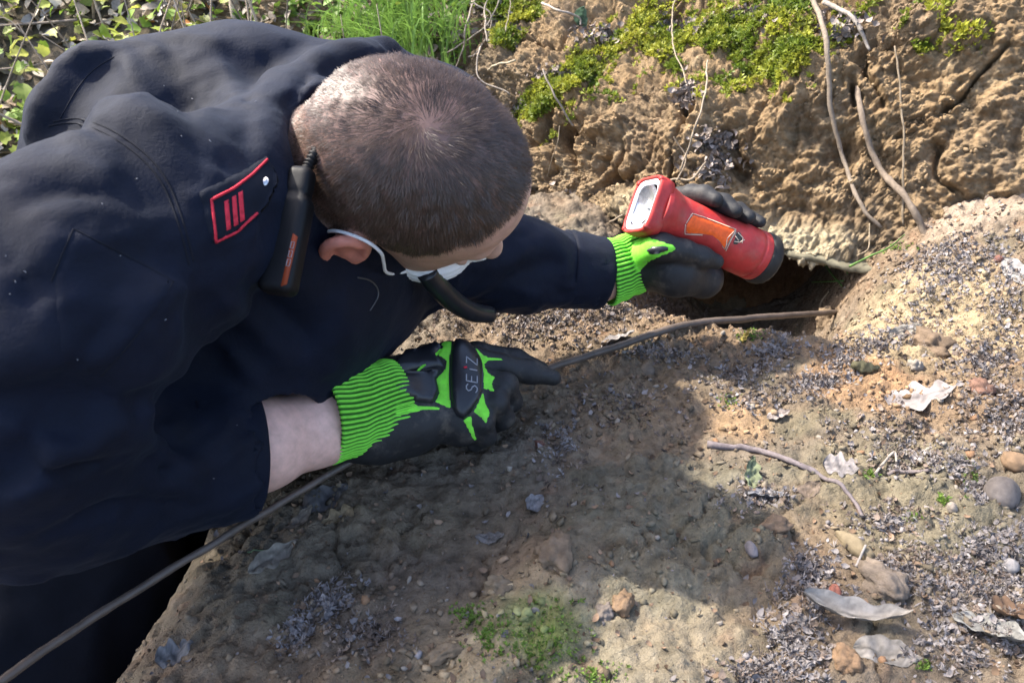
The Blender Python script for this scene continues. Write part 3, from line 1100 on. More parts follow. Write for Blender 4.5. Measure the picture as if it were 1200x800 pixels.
# armhole and back of the arm
fold([(62, 160), (92, 100), (128, 66)], -0.020, 0.016)
fold([(40, 150), (60, 100), (95, 68), (130, 62)], 0.014, 0.016)
fold([(40, 112), (70, 88), (90, 75)], -0.008, 0.012)
fold([(60, 150), (100, 146), (150, 170), (190, 215), (207, 255)], -0.007, 0.010)
fold([(30, 190), (70, 160), (110, 165)], 0.008, 0.018)
fold([(120, 190), (150, 215), (185, 245)], -0.006, 0.014)
# upper sleeve
fold([(230, 300), (222, 350), (205, 400), (170, 445)], 0.008, 0.020)
fold([(0, 330), (50, 300), (80, 265)], 0.006, 0.022)
fold([(0, 420), (40, 415), (75, 400)], 0.012, 0.020)
fold([(0, 470), (60, 462), (130, 470), (220, 462)], -0.009, 0.014)
fold([(110, 430), (150, 385), (190, 340)], 0.005, 0.016)
fold([(70, 440), (110, 400), (140, 350)], -0.006, 0.016)
# forearm sleeve
fold([(0, 600), (40, 560), (62, 510), (85, 478)], 0.010, 0.014)
fold([(20, 560), (55, 500), (72, 470)], -0.012, 0.013)
fold([(62, 500), (78, 508), (95, 490), (110, 470)], -0.010, 0.009)
fold([(135, 465), (150, 500), (180, 525), (210, 545)], 0.009, 0.012)
fold([(150, 480), (175, 500), (210, 520), (225, 525)], -0.006, 0.009)
fold([(150, 520), (180, 545), (200, 562)], -0.007, 0.010)
fold([(60, 590), (120, 566), (180, 567), (222, 572)], 0.008, 0.012)
fold([(80, 605), (140, 585), (215, 585)], -0.006, 0.012)
# sharp creases at elbow, armpit, back and waist
for pts_, a_, w_ in (([(20, 500), (70, 522), (120, 520)], 0.006, 0.010), ([(10, 540), (60, 548), (110, 545)], -0.006, 0.008), ([(0, 620), (60, 620), (130, 605)], 0.005, 0.010),
                     ([(205, 455), (190, 490), (200, 520)], -0.007, 0.008), ([(180, 470), (168, 505), (175, 540)], 0.006, 0.008), ([(215, 300), (180, 300), (140, 285)], -0.005, 0.009),
                     ([(222, 330), (190, 345), (165, 360)], 0.006, 0.009), ([(60, 190), (110, 200), (150, 230)], 0.005, 0.010), ([(30, 240), (80, 225), (120, 235)], -0.005, 0.009),
                     ([(150, 70), (165, 110), (160, 140)], 0.005, 0.010), ([(200, 55), (205, 100), (225, 150)], -0.005, 0.009), ([(110, 120), (150, 125), (200, 150)], 0.004, 0.010),
                     ([(380, 60), (365, 100), (340, 140)], 0.006, 0.008), ([(230, 160), (250, 185), (290, 190)], -0.004, 0.009), ([(0, 300), (30, 330), (40, 370)], -0.006, 0.010),
                     ([(260, 350), (300, 380), (330, 420)], 0.007, 0.010), ([(290, 340), (330, 370), (360, 400)], -0.007, 0.009), ([(250, 400), (280, 425), (300, 445)], 0.006, 0.009)):
    fold(pts_, a_, w_)
# epaulette hollow, chest
fold([(215, 300), (235, 360), (250, 420)], -0.016, 0.024)
fold([(380, 330), (400, 370), (410, 410)], 0.006, 0.018)
fold([(580, 310), (620, 290), (660, 285)], 0.006, 0.014)
fold([(590, 330), (630, 312), (660, 308)], -0.006, 0.010)
fold([(640, 275), (660, 300), (665, 330)], 0.005, 0.010)
jf.noise(lambda p: 0.0035 * fbm(p, 9, 3, off=2.0) + 0.0075 * np.maximum(fbm(p * (1, 1, 1.7) + 0.03 * np.stack([perlin(p * 12 + k) for k in range(3)], 1), 13, 3, off=5, ridged=True) - 0.30, 0) * sstep(-0.2, 0.3, perlin(p * 5 + 3)) + 0.0010 * fbm(p, 50, 2, off=9))
finish(jf)
JV, JQ = jf.extract(2)
del jf
jacket = mesh_np('jacket', JV, JQ, M['navy'], person)
JB = bvh_of(JV, JQ)

# trousers below the jacket
tf = Field((-0.86, 0.25, -0.95), (-0.05, 1.25, 0.12), 0.009)
tf.ell(PEL + np.array([0, 0, -0.06]), (0.17, 0.15, 0.15), None, 0.06)
kn = np.array([-0.47, 0.40, -0.36])
tf.chain([PEL + np.array([-0.02, -0.10, -0.08]), kn, np.array([-0.50, 0.78, -0.83])], [0.105, 0.075, 0.055], 0.05)
tf.chain([PEL + np.array([0.05, 0.05, -0.08]), np.array([-0.42, 0.72, -0.42]), np.array([-0.47, 1.08, -0.84])], [0.105, 0.075, 0.055], 0.05)
tf.chain([at(40, 680, 0.86), at(-20, 840, 0.80)], [0.15, 0.15], 0.05)
tf.noise(lambda p: 0.010 * fbm(p, 8, 3) + 0.014 * np.maximum(fbm(p, 9, 2, off=3, ridged=True) - 0.3, 0))
TV, TQ = tf.extract(3)
trousers = mesh_np('trousers', TV, TQ, M['trouser'], person)


def band(name, a, b, ra, rb, thick, material, parent, noise_amp=0.002):
    """hemmed fabric band around a sleeve end: outer wall, rolled edge, inner wall"""
    a, b = np.asarray(a), np.asarray(b)
    ax = unit(b - a)
    e1_ = unit(np.cross(ax, vv(0, 0, 1)))
    e2_ = np.cross(ax, e1_)
    th = np.linspace(0, 2 * np.pi, 72, endpoint=False)
    L = np.linalg.norm(b - a)
    prof = [(0.0, ra - 0.004)] + [(t * L, ra + (rb - ra) * t) for t in np.linspace(0.0, 0.97, 14)] + [(L, rb - 0.0008), (L + 0.0008, rb - thick * 0.5), (L, rb - thick), (L * 0.7, rb - thick - 0.001)]
    V = []
    for i, (s_, r) in enumerate(prof):
        c_ = a + ax * s_
        pt = np.column_stack([np.cos(th) * 2 + 4, np.sin(th) * 2, np.full(72, s_ * 30)])
        rr = r + noise_amp * fbm(pt, 1.0, 2) + (0.0009 if 2 < i < 4 or i == 13 else 0)
        V.append(c_ + e1_ * (rr * np.cos(th))[:, None] + e2_ * (rr * np.sin(th))[:, None])
    return mesh_np(name, np.vstack(V), grid_faces(len(prof), 72, True), material, parent)


band('sleeve_cuff', at(222, 534, 0.713), at(298, 528, 0.742), 0.0605, 0.0560, 0.003, M['navy'], jacket)
band('sleeve_cuff', at(660, 315, 1.02), at(705, 321, 1.036), 0.0500, 0.0460, 0.003, M['navy'], jacket)
M['gunmetal'] = mat('gunmetal', (0.10, 0.10, 0.105), 0.45, metal=0.6)
# ------------------------------------------------------------------ details on the jacket
def polyseams(name, lines, bvh, r, material, parent, lift=0.0004):
    pl = Pile()
    for ln in lines:
        P_ = onsurf(bvh, densify(ln, 2.0, False), lift)
        if len(P_) < 2: continue
        V, Q, T = tube_arrays(P_, r, 5)
        pl.add(V, Q, T)
    return mesh_np(name, np.vstack(pl.V), np.vstack(pl.Q), material, parent, tri=np.vstack(pl.T))


arm_seam = [(56, 148), (80, 144), (100, 147), (130, 160), (165, 185), (190, 215), (205, 250), (214, 280), (222, 312)]
for dx_, dy_ in ((0, 0), (5, -5)):
    seam('seam', [(a + dx_, b + dy_) for a, b in arm_seam], JB, 0.00075, M['stitch'], jacket, -0.0001, 90)
for pts_ in ([(70, 140), (90, 105), (110, 82), (135, 66)], [(118, 441), (150, 405), (182, 365), (203, 330)], [(60, 330), (72, 300), (86, 268)], [(86, 268), (125, 288), (165, 308), (205, 331)]):
    seam('seam', pts_, JB, 0.0006, M['stitch'], jacket, -0.0001)
pocket = applique('pocket_flap', [(88, 268), (205, 330), (198, 352), (122, 440), (70, 420), (62, 330)], JB, 0.0016, M['navy'], jacket, 7, 6)
ep = applique('epaulette', [(232, 224), (262, 210), (290, 196), (312, 182), (322, 196), (328, 212), (316, 240), (300, 258), (278, 274), (250, 288), (243, 270)], JB, 0.0030, M['navy_dark'], jacket, 5, 4)
me_ = ep.data
EB = BVHTree.FromPolygons([v.co[:] for v in me_.vertices], [p_.vertices[:] for p_ in me_.polygons])
polyseams('red_border', [[(313, 187), (296, 204), (275, 220), (247.5, 234), (253.5, 283), (278, 271), (301, 250)]], EB, 0.0011, M['red_thread'], ep)
for x0, y0, x1, y1 in ((265, 235, 268, 269), (274, 230, 276.5, 264), (281.5, 225, 284, 259)):
    applique('rank_bar', [(x0 - 2.6, y0 + 1), (x0 + 2.6, y0 - 1.5), (x1 + 2.6, y1 - 1), (x1 - 2.6, y1 + 1.5)], EB, 0.0013, M['red_thread'], ep, 3, 1.2, base=0.0003)
applique('button', [(308, 213), (309, 208), (312, 207), (314, 211), (313, 217), (310, 219)], EB, 0.003, M['steel'], ep, 2, 2)
seam('zip', [(418, 325), (432, 328), (441, 336), (443, 346), (438, 356), (433, 364)], JB, 0.0008, M['gunmetal'], jacket, 0.0003)

pl = Pile()
for px_, py_ in [(192, 101), (226, 116), (208, 132), (212, 160), (246, 166), (193, 374), (277, 498), (30, 318), (12, 345), (8, 300), (18, 330), (140, 300), (160, 210), (300, 120), (120, 240), (90, 420), (250, 560)]:
    h_ = raypx(JB, px_, py_)
    if h_ is None: continue
    a_ = unit(np.cross(h_[1], rng.normal(size=3))) * rng.uniform(0.0003, 0.0011)
    c_ = h_[0] + h_[1] * 0.0006
    V, Q, T = tube_arrays(spline([c_ - a_, c_ + h_[1] * 0.0004 + rng.normal(size=3) * 0.0003, c_ + a_], 5), 0.00022, 4)
    pl.add(V, Q, T)
lint = mesh_np('lint', np.vstack(pl.V), np.vstack(pl.Q), M['letter'], jacket, tri=np.vstack(pl.T))
lint['kind'] = 'stuff'

# radio microphone clipped below the collar
mic = tag(empty('radio_microphone', at(335, 300, 0.655)), 'black radio microphone with orange label clipped under the jacket collar', 'radio')
mo = at(335, 300, 0.655)
h_ = raypx(JB, 330, 285)
mc = (h_[0] + h_[1] * 0.004) if h_ else mo
MA = np.array([unit(vv(0.98, -0.1, 0.15)), unit(vv(0.16, 0.96, -0.2)), np.zeros(3)])
MA[2] = np.cross(MA[0], MA[1])
mf = Field(mc - 0.09, mc + 0.09, 0.002)
mf.box(mc, (0.0145, 0.040, 0.011), MA, 0.007, 0.004)
mf.box(mc + MA[1] * 0.052, (0.010, 0.012, 0.009), MA, 0.006, 0.006)
mf.box(mc + MA[2] * 0.016 + MA[1] * 0.01, (0.009, 0.020, 0.003), MA, 0.002, 0.002, 'sub')
MV, MQ = mf.extract(2)
mb_ = mesh_np('case', MV - mo, MQ, M['plastic_black'], mic)
MB_ = bvh_of(MV, MQ)
cab = spline([mc + MA[1] * 0.052, mc + MA[1] * 0.066 + MA[0] * 0.003, mc + MA[1] * 0.082 + MA[0] * 0.006 - MA[2] * 0.004, mc + MA[1] * 0.100 + MA[0] * 0.006 - MA[2] * 0.03], 60)
V, Q, T = tube_arrays(cab - mo, 0.0042 + 0.0010 * np.sin(np.arange(60) * 1.6), 8)
mesh_np('cable', V, Q, M['plastic_black'], mic, tri=T)
def mloc(a, b, c):
    return mc + MA[0] * a + MA[1] * b + MA[2] * c - mo


lv = np.array([mloc(a, b, c) for c in (0.0095, 0.0116) for a, b in ((0.0085, -0.036), (0.0122, -0.034), (0.0122, 0.004), (0.0085, 0.006))])
mesh_np('label', lv, [[4, 5, 6, 7], [0, 1, 5, 4], [1, 2, 6, 5], [2, 3, 7, 6], [3, 0, 4, 7]], M['label_orange'], mic, smooth=False)
pl = Pile()
for b0 in (-0.020, -0.013, -0.006):
    for ln in ([(0.0091, 0), (0.0116, 0), (0.0116, 0.005), (0.0091, 0.005), (0.0091, 0)],):
        V, Q, T = tube_arrays(np.array([mloc(a, b0 + b, 0.0117) for a, b in ln]), 0.00035, 5)
        pl.add(V, Q, T)
mesh_np('lettering', np.vstack(pl.V), np.vstack(pl.Q), M['letter'], mic, tri=np.vstack(pl.T))

# face mask with its ear loop
kf = Field(HC - 0.2, HC + 0.2, 0.0026)
kf.ell(hd(0.050, 0, -0.127), (0.058, 0.052, 0.040), HA, 0.01)
kf.cone(hd(0.098, 0, -0.092), hd(0.104, 0, -0.098), 0.010, 0.012, 0.015)
kf.noise(lambda p: 0.0012 * np.sin(((p - HC) @ Uh) * 900))
KV, KQ = kf.extract(1)
maskp = mesh_np('face_mask', KV, KQ, M['white_cloth'], person)
sp = spline([hd(-0.040, 0.078, -0.055), hd(-0.040, 0.080, -0.036), hd(-0.030, 0.0815, -0.020), hd(-0.012, 0.0815, -0.014), hd(0.004, 0.0805, -0.024), hd(0.014, 0.0785, -0.048), hd(0.024, 0.0745, -0.078), hd(0.036, 0.064, -0.104), hd(0.050, 0.050, -0.118)], 50)
V, Q, T = tube_arrays(sp, 0.0016, 8)
mesh_np('ear_loop', V, Q, M['white_cloth'], maskp, tri=T)

tag(tube('rubber_hose', [at(500, 318, 0.80), at(512, 334, 0.82), at(530, 352, 0.86), at(552, 365, 0.90), at(574, 369, 0.93)], [0.011, 0.0115, 0.0115, 0.011, 0.010], M['rubber'], None, 40, 14),
    'short black rubber hose curving out below the face mask', 'hose')


# ------------------------------------------------------------------ gloves
def cuff(name, a, b, ra, rb, nrib, parent, flat=0.86, nlen=30, side=None):
    """ribbed knitted cuff: a tube whose ridges run along the arm"""
    a, b = np.asarray(a), np.asarray(b)
    ax = unit(b - a)
    e1 = unit(np.cross(ax, vv(0, 0, 1)))
    e2 = np.cross(ax, e1)
    nt_ = nrib * 6
    th = np.linspace(0, 2 * np.pi, nt_, endpoint=False)
    prof = [(0.016, 0.86, 0), (0.004, 0.93, 0), (0.0, 0.99, 1), (0.003, 1.03, 1), (0.010, 1.02, 1)]
    for t in np.linspace(0.16, 1.0, nlen):
        prof.append((t * np.linalg.norm(b - a), 1 + 0.018 * math.sin(t * 23) + 0.02 * math.sin(t * 9), 1))
    V, C = [], []
    L = np.linalg.norm(b - a)
    for s_, m_, rib in prof:
        r = (ra + (rb - ra) * s_ / L) * m_
        tw = th + 0.06 * math.sin(s_ * 60)
        rb_ = 0.5 + 0.5 * np.cos(nrib * th)
        rr = r * (1 + 0.075 * rib * (rb_ ** 0.6 - 0.6)) * (1 + 0.03 * np.sin(3 * th + s_ * 40))
        V.append(a + ax * s_ + e1 * (rr * np.cos(tw))[:, None] + e2 * (flat * rr * np.sin(tw))[:, None])
        w = sstep(0.16, 0.40, rb_)[:, None]
        C.append(np.array([0.010, 0.05, 0.012]) * (1 - w) + np.array([0.20, 0.66, 0.06]) * w)
    V = np.vstack(V)
    return mesh_np(name, V, grid_faces(len(prof), nt_, True), M['cuff'], parent, cols=np.vstack(C))


# --- right glove, hand on the ground along the rod
gf = Field(at(380, 470, 0.86) - 0.10, at(660, 440, 0.90) + np.array([0.03, 0.12, 0.10]), 0.0020)
Xh = unit(at(562, 452, 0.885) - at(400, 486, 0.815))
Nh = unit(vv(0.02, 0.46, 0.88))
Nh = unit(Nh - Xh * (Nh @ Xh))
Yh = np.cross(Nh, Xh)
PA = np.array([Xh, Yh, Nh])
gf.chain([at(395, 487, 0.812), at(450, 474, 0.842)], [0.037, 0.036], 0.02)
gf.box(at(500, 461, 0.868), (0.056, 0.049, 0.024), PA, 0.022, 0.02)
gf.ell(at(470, 496, 0.855), (0.050, 0.034, 0.026), PA, 0.02)
gf.chain([at(398, 530, 0.822), at(440, 515, 0.838), at(480, 497, 0.855)], [0.012, 0.020, 0.028], 0.02)
gf.ell(at(540, 448, 0.880), (0.026, 0.048, 0.024), PA, 0.02)
gf.ell(at(540, 500, 0.872), (0.022, 0.022, 0.022), PA, 0.015)
kw = dict(k=0.006)
gf.chain([at(548, 420, 0.905), at(585, 430, 0.915), at(622, 436, 0.925), at(648, 442, 0.930)], [0.0165, 0.0150, 0.0135, 0.0095], **kw)
gf.chain([at(500, 420, 0.93), at(560, 414, 0.94), at(605, 420, 0.945), at(636, 432, 0.945)], [0.017, 0.0135, 0.0115, 0.008], **kw)
gf.chain([at(548, 440, 0.890), at(593, 451, 0.884), at(600, 470, 0.905), at(585, 482, 0.92)], [0.0150, 0.0130, 0.0115, 0.010], **kw)
gf.chain([at(546, 462, 0.880), at(582, 470, 0.869), at(590, 490, 0.888), at(574, 500, 0.905)], [0.0150, 0.0128, 0.0115, 0.010], **kw)
gf.chain([at(542, 484, 0.872), at(566, 493, 0.862), at(570, 510, 0.875), at(556, 520, 0.89)], [0.0145, 0.0120, 0.0105, 0.009], **kw)
gf.noise(lambda p: 0.0012 * fbm(p, 45, 3))
GV_, GQ_ = gf.extract(3)
glove = mesh_np('glove', GV_, GQ_, M['glove_black'], person)
glove['label'] = 'black and bright green work glove resting on the ground over the rod'
RB = bvh_of(GV_, GQ_)
cuff('knit_cuff', at(376, 488, 0.802), at(464, 468, 0.852), 0.0475, 0.0415, 58, glove, 0.97)
for pl_ in ([(515, 400), (532, 398), (528.5, 413), (527, 443), (529, 480), (509, 471), (514, 460), (510, 444), (521, 432), (523, 423), (511, 415), (518, 407)],
            [(548, 403), (561, 409), (568, 416), (585, 419), (605, 422), (573, 423), (568, 427), (572, 435), (581, 442), (577, 450), (581, 460), (566, 456), (563, 437), (557, 418)],
            [(566, 457), (570, 474), (575, 483), (570, 500), (564, 490), (554, 483)],
            [(462, 460), (490, 474), (508, 475), (528, 481), (496, 481), (462, 490)],
            [(554, 484), (542, 492), (556, 519), (559, 514), (554, 497)]):
    applique('green_panel', pl_, RB, 0.0016, M['glove_green'], glove, 3.0, 1.8)
pd = applique('back_pad', [(461, 423), (475, 412), (515, 400), (517, 407), (511, 415), (521, 427), (519, 430), (462, 437), (459, 433)], RB, 0.0065, M['rubber'], glove, 3.5, 5)
applique('back_pad', [(462, 438), (519, 431.5), (512, 444), (515, 460), (507, 473), (491, 472), (459, 457)], RB, 0.0065, M['rubber'], glove, 3.5, 5)
kg = applique('knuckle_guard', [(531, 399), (545, 398), (556, 408), (564, 425), (566.5, 442.5), (564, 463), (554, 481), (544, 492), (535, 488), (529, 477), (527, 443), (528, 413)], RB, 0.0075, M['rubber'], glove, 3.0, 9)
KB = BVHTree.FromPolygons([v.co[:] for v in kg.data.vertices], [p_.vertices[:] for p_ in kg.data.polygons])


def glyph(strokes, y0, x0=546.5, H=12.5, W=8.5, sl=2.5):
    return [[(x0 + (1 - b) * H - a * 0.0, y0 - a * W - (b - 0.5) * sl) for a, b in s_] for s_ in strokes]


L_ = {'S': [[(1, 0.85), (0.7, 1), (0.3, 1), (0.05, 0.8), (0.3, 0.55), (0.7, 0.45), (0.95, 0.2), (0.7, 0), (0.3, 0), (0, 0.15)]],
      'E': [[(0.95, 1), (0.05, 1), (0.05, 0), (0.95, 0)], [(0.05, 0.52), (0.8, 0.52)]],
      'I': [[(0.5, 0), (0.5, 0.72)]],
      'Z': [[(0.05, 1), (0.95, 1), (0.05, 0), (0.95, 0)]]}
lines = glyph(L_['S'], 459) + glyph(L_['E'], 447.5) + glyph(L_['I'], 437) + glyph(L_['Z'], 427)
polyseams('lettering', lines, KB, 0.00075, M['letter'], glove, 0.0001)
polyseams('red_dot', [[(543.5, 430.5), (547, 430)]], KB, 0.0013, M['red_dot'], glove, 0.0002)

# --- torch
TA = unit(vv(-0.875, 0.31, 0.35))                              # towards the lens
Lc = at(754, 240, 0.985)
e2 = vv(0.1, 1, 0.05)
e2 = unit(e2 - TA * (e2 @ TA))
e1 = unit(np.cross(e2, TA))
if e1 @ (-FW) < 0: e1 = -e1
M['torch_red'] = mat('torch_red', (0.40, 0.028, 0.024), 0.5, False, 0.25, 60, [(120, 0.12, 0.001), (600, 0.2, 0.0003)], 0.4, extra=dusty((0.30, 0.14, 0.10), 0.5, 0.85, 45, 0.6))
M['torch_white'] = mat('torch_white', (0.55, 0.57, 0.62), 0.3, False, 0.06, 60, None, 0.5, extra=dusty((0.35, 0.32, 0.30), 0.5, 0.8, 60, 0.5))
M['lens_grey'] = mat('lens_grey', (0.30, 0.32, 0.36), 0.3)
M['mirror'] = mat('mirror', (0.80, 0.82, 0.86), 0.25, False, 0, 1, None, 0.5, metal=0.85)
M['orange_label'] = mat('orange_label', (0.75, 0.10, 0.012), 0.5, False, 0.2, 150)
M['letter_pale'] = mat('letter_pale', (0.55, 0.44, 0.33), 0.6)
M['label_edge'] = mat('label_edge', (0.30, 0.22, 0.17), 0.6)
M['emblem'] = mat('emblem', (0.04, 0.045, 0.04), 0.6, False, 0.5, 500)
M['dirty_black'] = mat('dirty_black', (0.018, 0.016, 0.014), 0.7, False, 0.4, 80, [(300, 0.3, 0.0006)], 0.35)
torch = tag(empty('torch', Lc - TA * 0.1), 'red hand torch with orange label gripped above the burrow', 'torch')
t0 = Lc - TA * 0.1


def lathe(name, prof, material, parent, o, ax, ea, eb, org, seg=40, mod=None):
    th = np.linspace(0, 2 * np.pi, seg, endpoint=False)
    V = []
    for s_, r in prof:
        rr = r if mod is None else r * mod(s_, th)
        V.append(o - ax * s_ + ea * (rr * np.cos(th))[:, None] + eb * (rr * np.sin(th))[:, None])
    return np.vstack(V), grid_faces(len(prof), seg, True)


prof = [(0.014, 0.0), (0.014, 0.036), (0.020, 0.0365), (0.030, 0.034), (0.042, 0.0305), (0.060, 0.0295), (0.105, 0.0295), (0.125, 0.0305), (0.138, 0.0325), (0.150, 0.0330), (0.1655, 0.0330), (0.1665, 0.0322), (0.1685, 0.0322), (0.1695, 0.0332), (0.178, 0.0332), (0.180, 0.032), (0.180, 0.0)]
fine = []
for (a, ra), (b, rb) in zip(prof[:-1], prof[1:]):
    for t in np.linspace(0, 1, 4, endpoint=False): fine.append((a + (b - a) * t, ra + (rb - ra) * t))
fine.append(prof[-1])
V, Q = lathe('body', fine, None, None, Lc, TA, e1, e2, t0, 48, lambda s_, th: np.ones_like(th) * (1 + 0.0))
tbody = mesh_np('body', V - t0, Q, M['torch_red'], torch)
TBV = bvh_of(V, Q)
V, Q = lathe('end_cap', [(0.1785, 0.0), (0.1785, 0.0335), (0.181, 0.0345), (0.192, 0.0342), (0.197, 0.031), (0.199, 0.026), (0.199, 0.0)], None, None, Lc, TA, e1, e2, t0, 48,
             lambda s_, th: 1 + 0.012 * np.cos(24 * th))
mesh_np('end_cap', V - t0, Q, M['dirty_black'], torch)


def rsq(th, n=5.0):
    return 1.0 / (np.abs(np.cos(th)) ** n + np.abs(np.sin(th)) ** n) ** (1 / n)


HW, HH = 0.0325, 0.0370


def bezel(prof, material, name, parent, seg=56):
    th = np.linspace(0, 2 * np.pi, seg, endpoint=False)
    V = []
    for s_, k in prof:
        r = rsq(th)
        V.append(Lc - TA * s_ + e1 * (HW * k * r * np.cos(th))[:, None] + e2 * (HH * k * r * np.sin(th))[:, None])
    V = np.vstack(V)
    return mesh_np(name, V - t0, grid_faces(len(prof), seg, True), material, parent)


bz = bezel([(0.020, 0.0), (0.020, 0.86), (0.018, 0.96), (0.010, 1.0), (0.001, 1.0), (-0.003, 0.97), (-0.003, 0.90), (-0.001, 0.885), (0.004, 0.88)], M['torch_red'], 'bezel', torch)
bezel([(0.004, 0.885), (-0.0012, 0.87), (-0.002, 0.83), (-0.001, 0.74), (0.0, 0.70)], M['torch_white'], 'lens_ring', bz)
V, Q = lathe('reflector', [(0.0, 0.0265), (0.004, 0.0235), (0.009, 0.018), (0.013, 0.010), (0.0135, 0.006), (0.008, 0.0045), (0.006, 0.002), (0.006, 0.0)], None, None, Lc, TA, e1, e2, t0, 40)
mesh_np('reflector', V - t0, Q, M['mirror'], bz)
bezel([(-0.0005, 0.76), (-0.0005, 0.72), (0.001, 0.68)], M['lens_grey'], 'lens_plate', bz)
for a_, b_ in ((0.82, -0.80), (-0.80, -0.82), (0.8, 0.82), (-0.82, 0.8)):
    V, Q = lathe('screw', [(-0.004, 0.0), (-0.004, 0.0028), (-0.001, 0.0034), (0.004, 0.0034)], None, None, Lc + e1 * HW * a_ + e2 * HH * b_, TA, e1, e2, t0, 12)
    mesh_np('screw', V - t0, Q, M['torch_red'], bz)
tl = applique('warning_label', [(811, 250), (863, 267.5), (866, 271), (850, 295), (846, 292), (842, 284), (835, 278), (823, 276), (802, 275), (803, 263)], TBV, 0.0009, M['label_edge'], torch, 3, 1.0)
tl.location = -t0
TLB = BVHTree.FromPolygons([v.co[:] for v in tl.data.vertices], [p_.vertices[:] for p_ in tl.data.polygons])
a_ = applique('label_print', [(812, 252), (862, 268.5), (849, 291), (843, 282), (835, 276), (823, 274), (804, 273), (805, 263)], TLB, 0.0006, M['orange_label'], torch, 3, 0.8, base=0.0002)
a_.location = -t0
a_ = polyseams('label_outline', [[(811, 250.5), (863, 267.5), (850, 294)], [(811, 250.5), (803, 263), (802.5, 274), (823, 275)], [(863, 268), (852, 279), (850, 291)]], TLB, 0.0005, M['letter_pale'], torch, 0.0008)
a_.location = -t0
a_ = polyseams('emblem_strokes', [[(864, 273), (870, 279), (869, 285)], [(860, 283), (866, 284), (872, 281)], [(861, 277), (865, 282)]], TBV, 0.0006, M['letter_pale'], torch, 0.0014)
a_.location = -t0
a_ = applique('emblem', [(863, 270), (868, 272), (871, 277), (871, 285), (866, 286), (862, 289), (858, 286), (860, 279)], TBV, 0.0013, M['emblem'], torch, 2.5, 1.0)
a_.location = -t0

# --- left glove gripping the torch
lf = Field(at(690, 330, 1.08) - np.array([0.03, 0.10, 0.10]), at(890, 220, 1.05) + np.array([0.05, 0.14, 0.10]), 0.0022)


def tc_(s_, ang, R):
    a = math.radians(ang)
    return Lc - TA * s_ + (e1 * math.cos(a) + e2 * math.sin(a)) * R


lf.chain([at(728, 313, 1.040), at(765, 306, 1.055), tc_(0.075, 262, 0.058), tc_(0.125, 250, 0.055)], [0.033, 0.034, 0.030, 0.024], 0.02)
lf.chain([tc_(0.06, 245, 0.055), tc_(0.13, 240, 0.054)], [0.022, 0.020], 0.02)
for k_, (s_, tipang, rr) in enumerate(((0.046, 62, 0.0130), (0.073, 52, 0.0128), (0.098, 58, 0.0120), (0.120, 66, 0.0108))):
    ang = np.linspace(238, tipang, 9)
    Rr = 0.0315 + rr * 0.85
    wid = [rr * 1.15] * 4 + [rr * 1.05, rr, rr * 1.02, rr * 0.96, rr * 0.72]
    lf.chain([tc_(s_ + 0.006 * math.sin(i_ * 0.9) + 0.004 * i_, a, Rr + (0.004 if i_ in (3, 4, 5) else 0)) for i_, a in enumerate(ang)], wid, 0.0035)
lf.chain([at(748, 303, 1.035), tc_(0.030, -68, 0.047), tc_(0.060, -60, 0.0445), tc_(0.088, -56, 0.0435), tc_(0.108, -54, 0.042)], [0.021, 0.017, 0.0145, 0.0128, 0.0095], 0.006)
lf.noise(lambda p: 0.0012 * fbm(p, 45, 3))
LV_, LQ_ = lf.extract(3)
lglove = mesh_np('glove', LV_, LQ_, M['glove_black'], person)
lglove['label'] = 'black and bright green work glove gripping the red torch'
LGB = bvh_of(LV_, LQ_)
cuff('knit_cuff', at(705, 321, 1.035), at(757, 302, 1.05), 0.0415, 0.0385, 46, lglove, 0.97, 20)
applique('green_panel', [(733, 288), (744, 280), (758, 276), (772, 281), (790, 287), (794, 293), (775, 301), (760, 308), (748, 320), (736, 318)], LGB, 0.0018, M['glove_green'], lglove, 3, 1.8)
applique('thumb_pad', [(757, 293), (764, 288), (776, 287), (789, 291), (776, 297), (764, 299)], LGB, 0.0048, M['rubber'], lglove, 3, 3)

# --- the rod pushed into the burrow
rod_pts = [at(-60, 832, 0.50), at(0, 797, 0.535), at(120, 716, 0.61), at(240, 643, 0.69), at(340, 583, 0.77), at(420, 536, 0.83), at(520, 480, 0.915), at(600, 450, 0.985), at(650, 430, 1.03), at(720, 407, 1.08), at(800, 386, 1.13), at(880, 373, 1.19), at(960, 367, 1.27), at(1000, 366, 1.36)]
rod_pts = np.array(rod_pts)
for i_ in range(5, 11):
    rod_pts[i_, 2] = max(rod_pts[i_, 2], gz(rod_pts[i_, 0], rod_pts[i_, 1]) + 0.004)
M['rod'] = mat('rod', (0.085, 0.064, 0.05), 0.5, False, 0.35, 40, [(160, 0.35, 0.0012)], 0.5)
rod_r = 0.88 * np.array([0.0034, 0.0036, 0.0038, 0.0038, 0.0040, 0.0042, 0.0044, 0.0048, 0.0052, 0.0056, 0.0058, 0.0056, 0.005, 0.0045])
S_ = spline(np.column_stack([rod_pts, rod_r]), 200)
low = gz(S_[:, 0], S_[:, 1]) + 0.6 * S_[:, 3]
end_ = (S_[:, 0] > 0.0) & (S_[:, 0] < 0.30)
S_[:, 2] = np.where(end_, np.maximum(S_[:, 2], low), S_[:, 2])
for _ in range(12):
    S_[1:-1, 2] = 0.25 * S_[:-2, 2] + 0.5 * S_[1:-1, 2] + 0.25 * S_[2:, 2]
S_[:, :3] += 0.0012 * np.stack([perlin(S_[:, :3] * 22 + 4 * k) for k in range(3)], 1)
V, Q, T = tube_arrays(S_[:, :3], S_[:, 3] * (1 + 0.10 * fbm(S_[:, :3], 45, 3)), 12, 0.03)
tag(mesh_np('rod', V, Q, M['rod'], tri=T),
    'long thin grey-brown rod pushed under the glove into the burrow', 'rod')
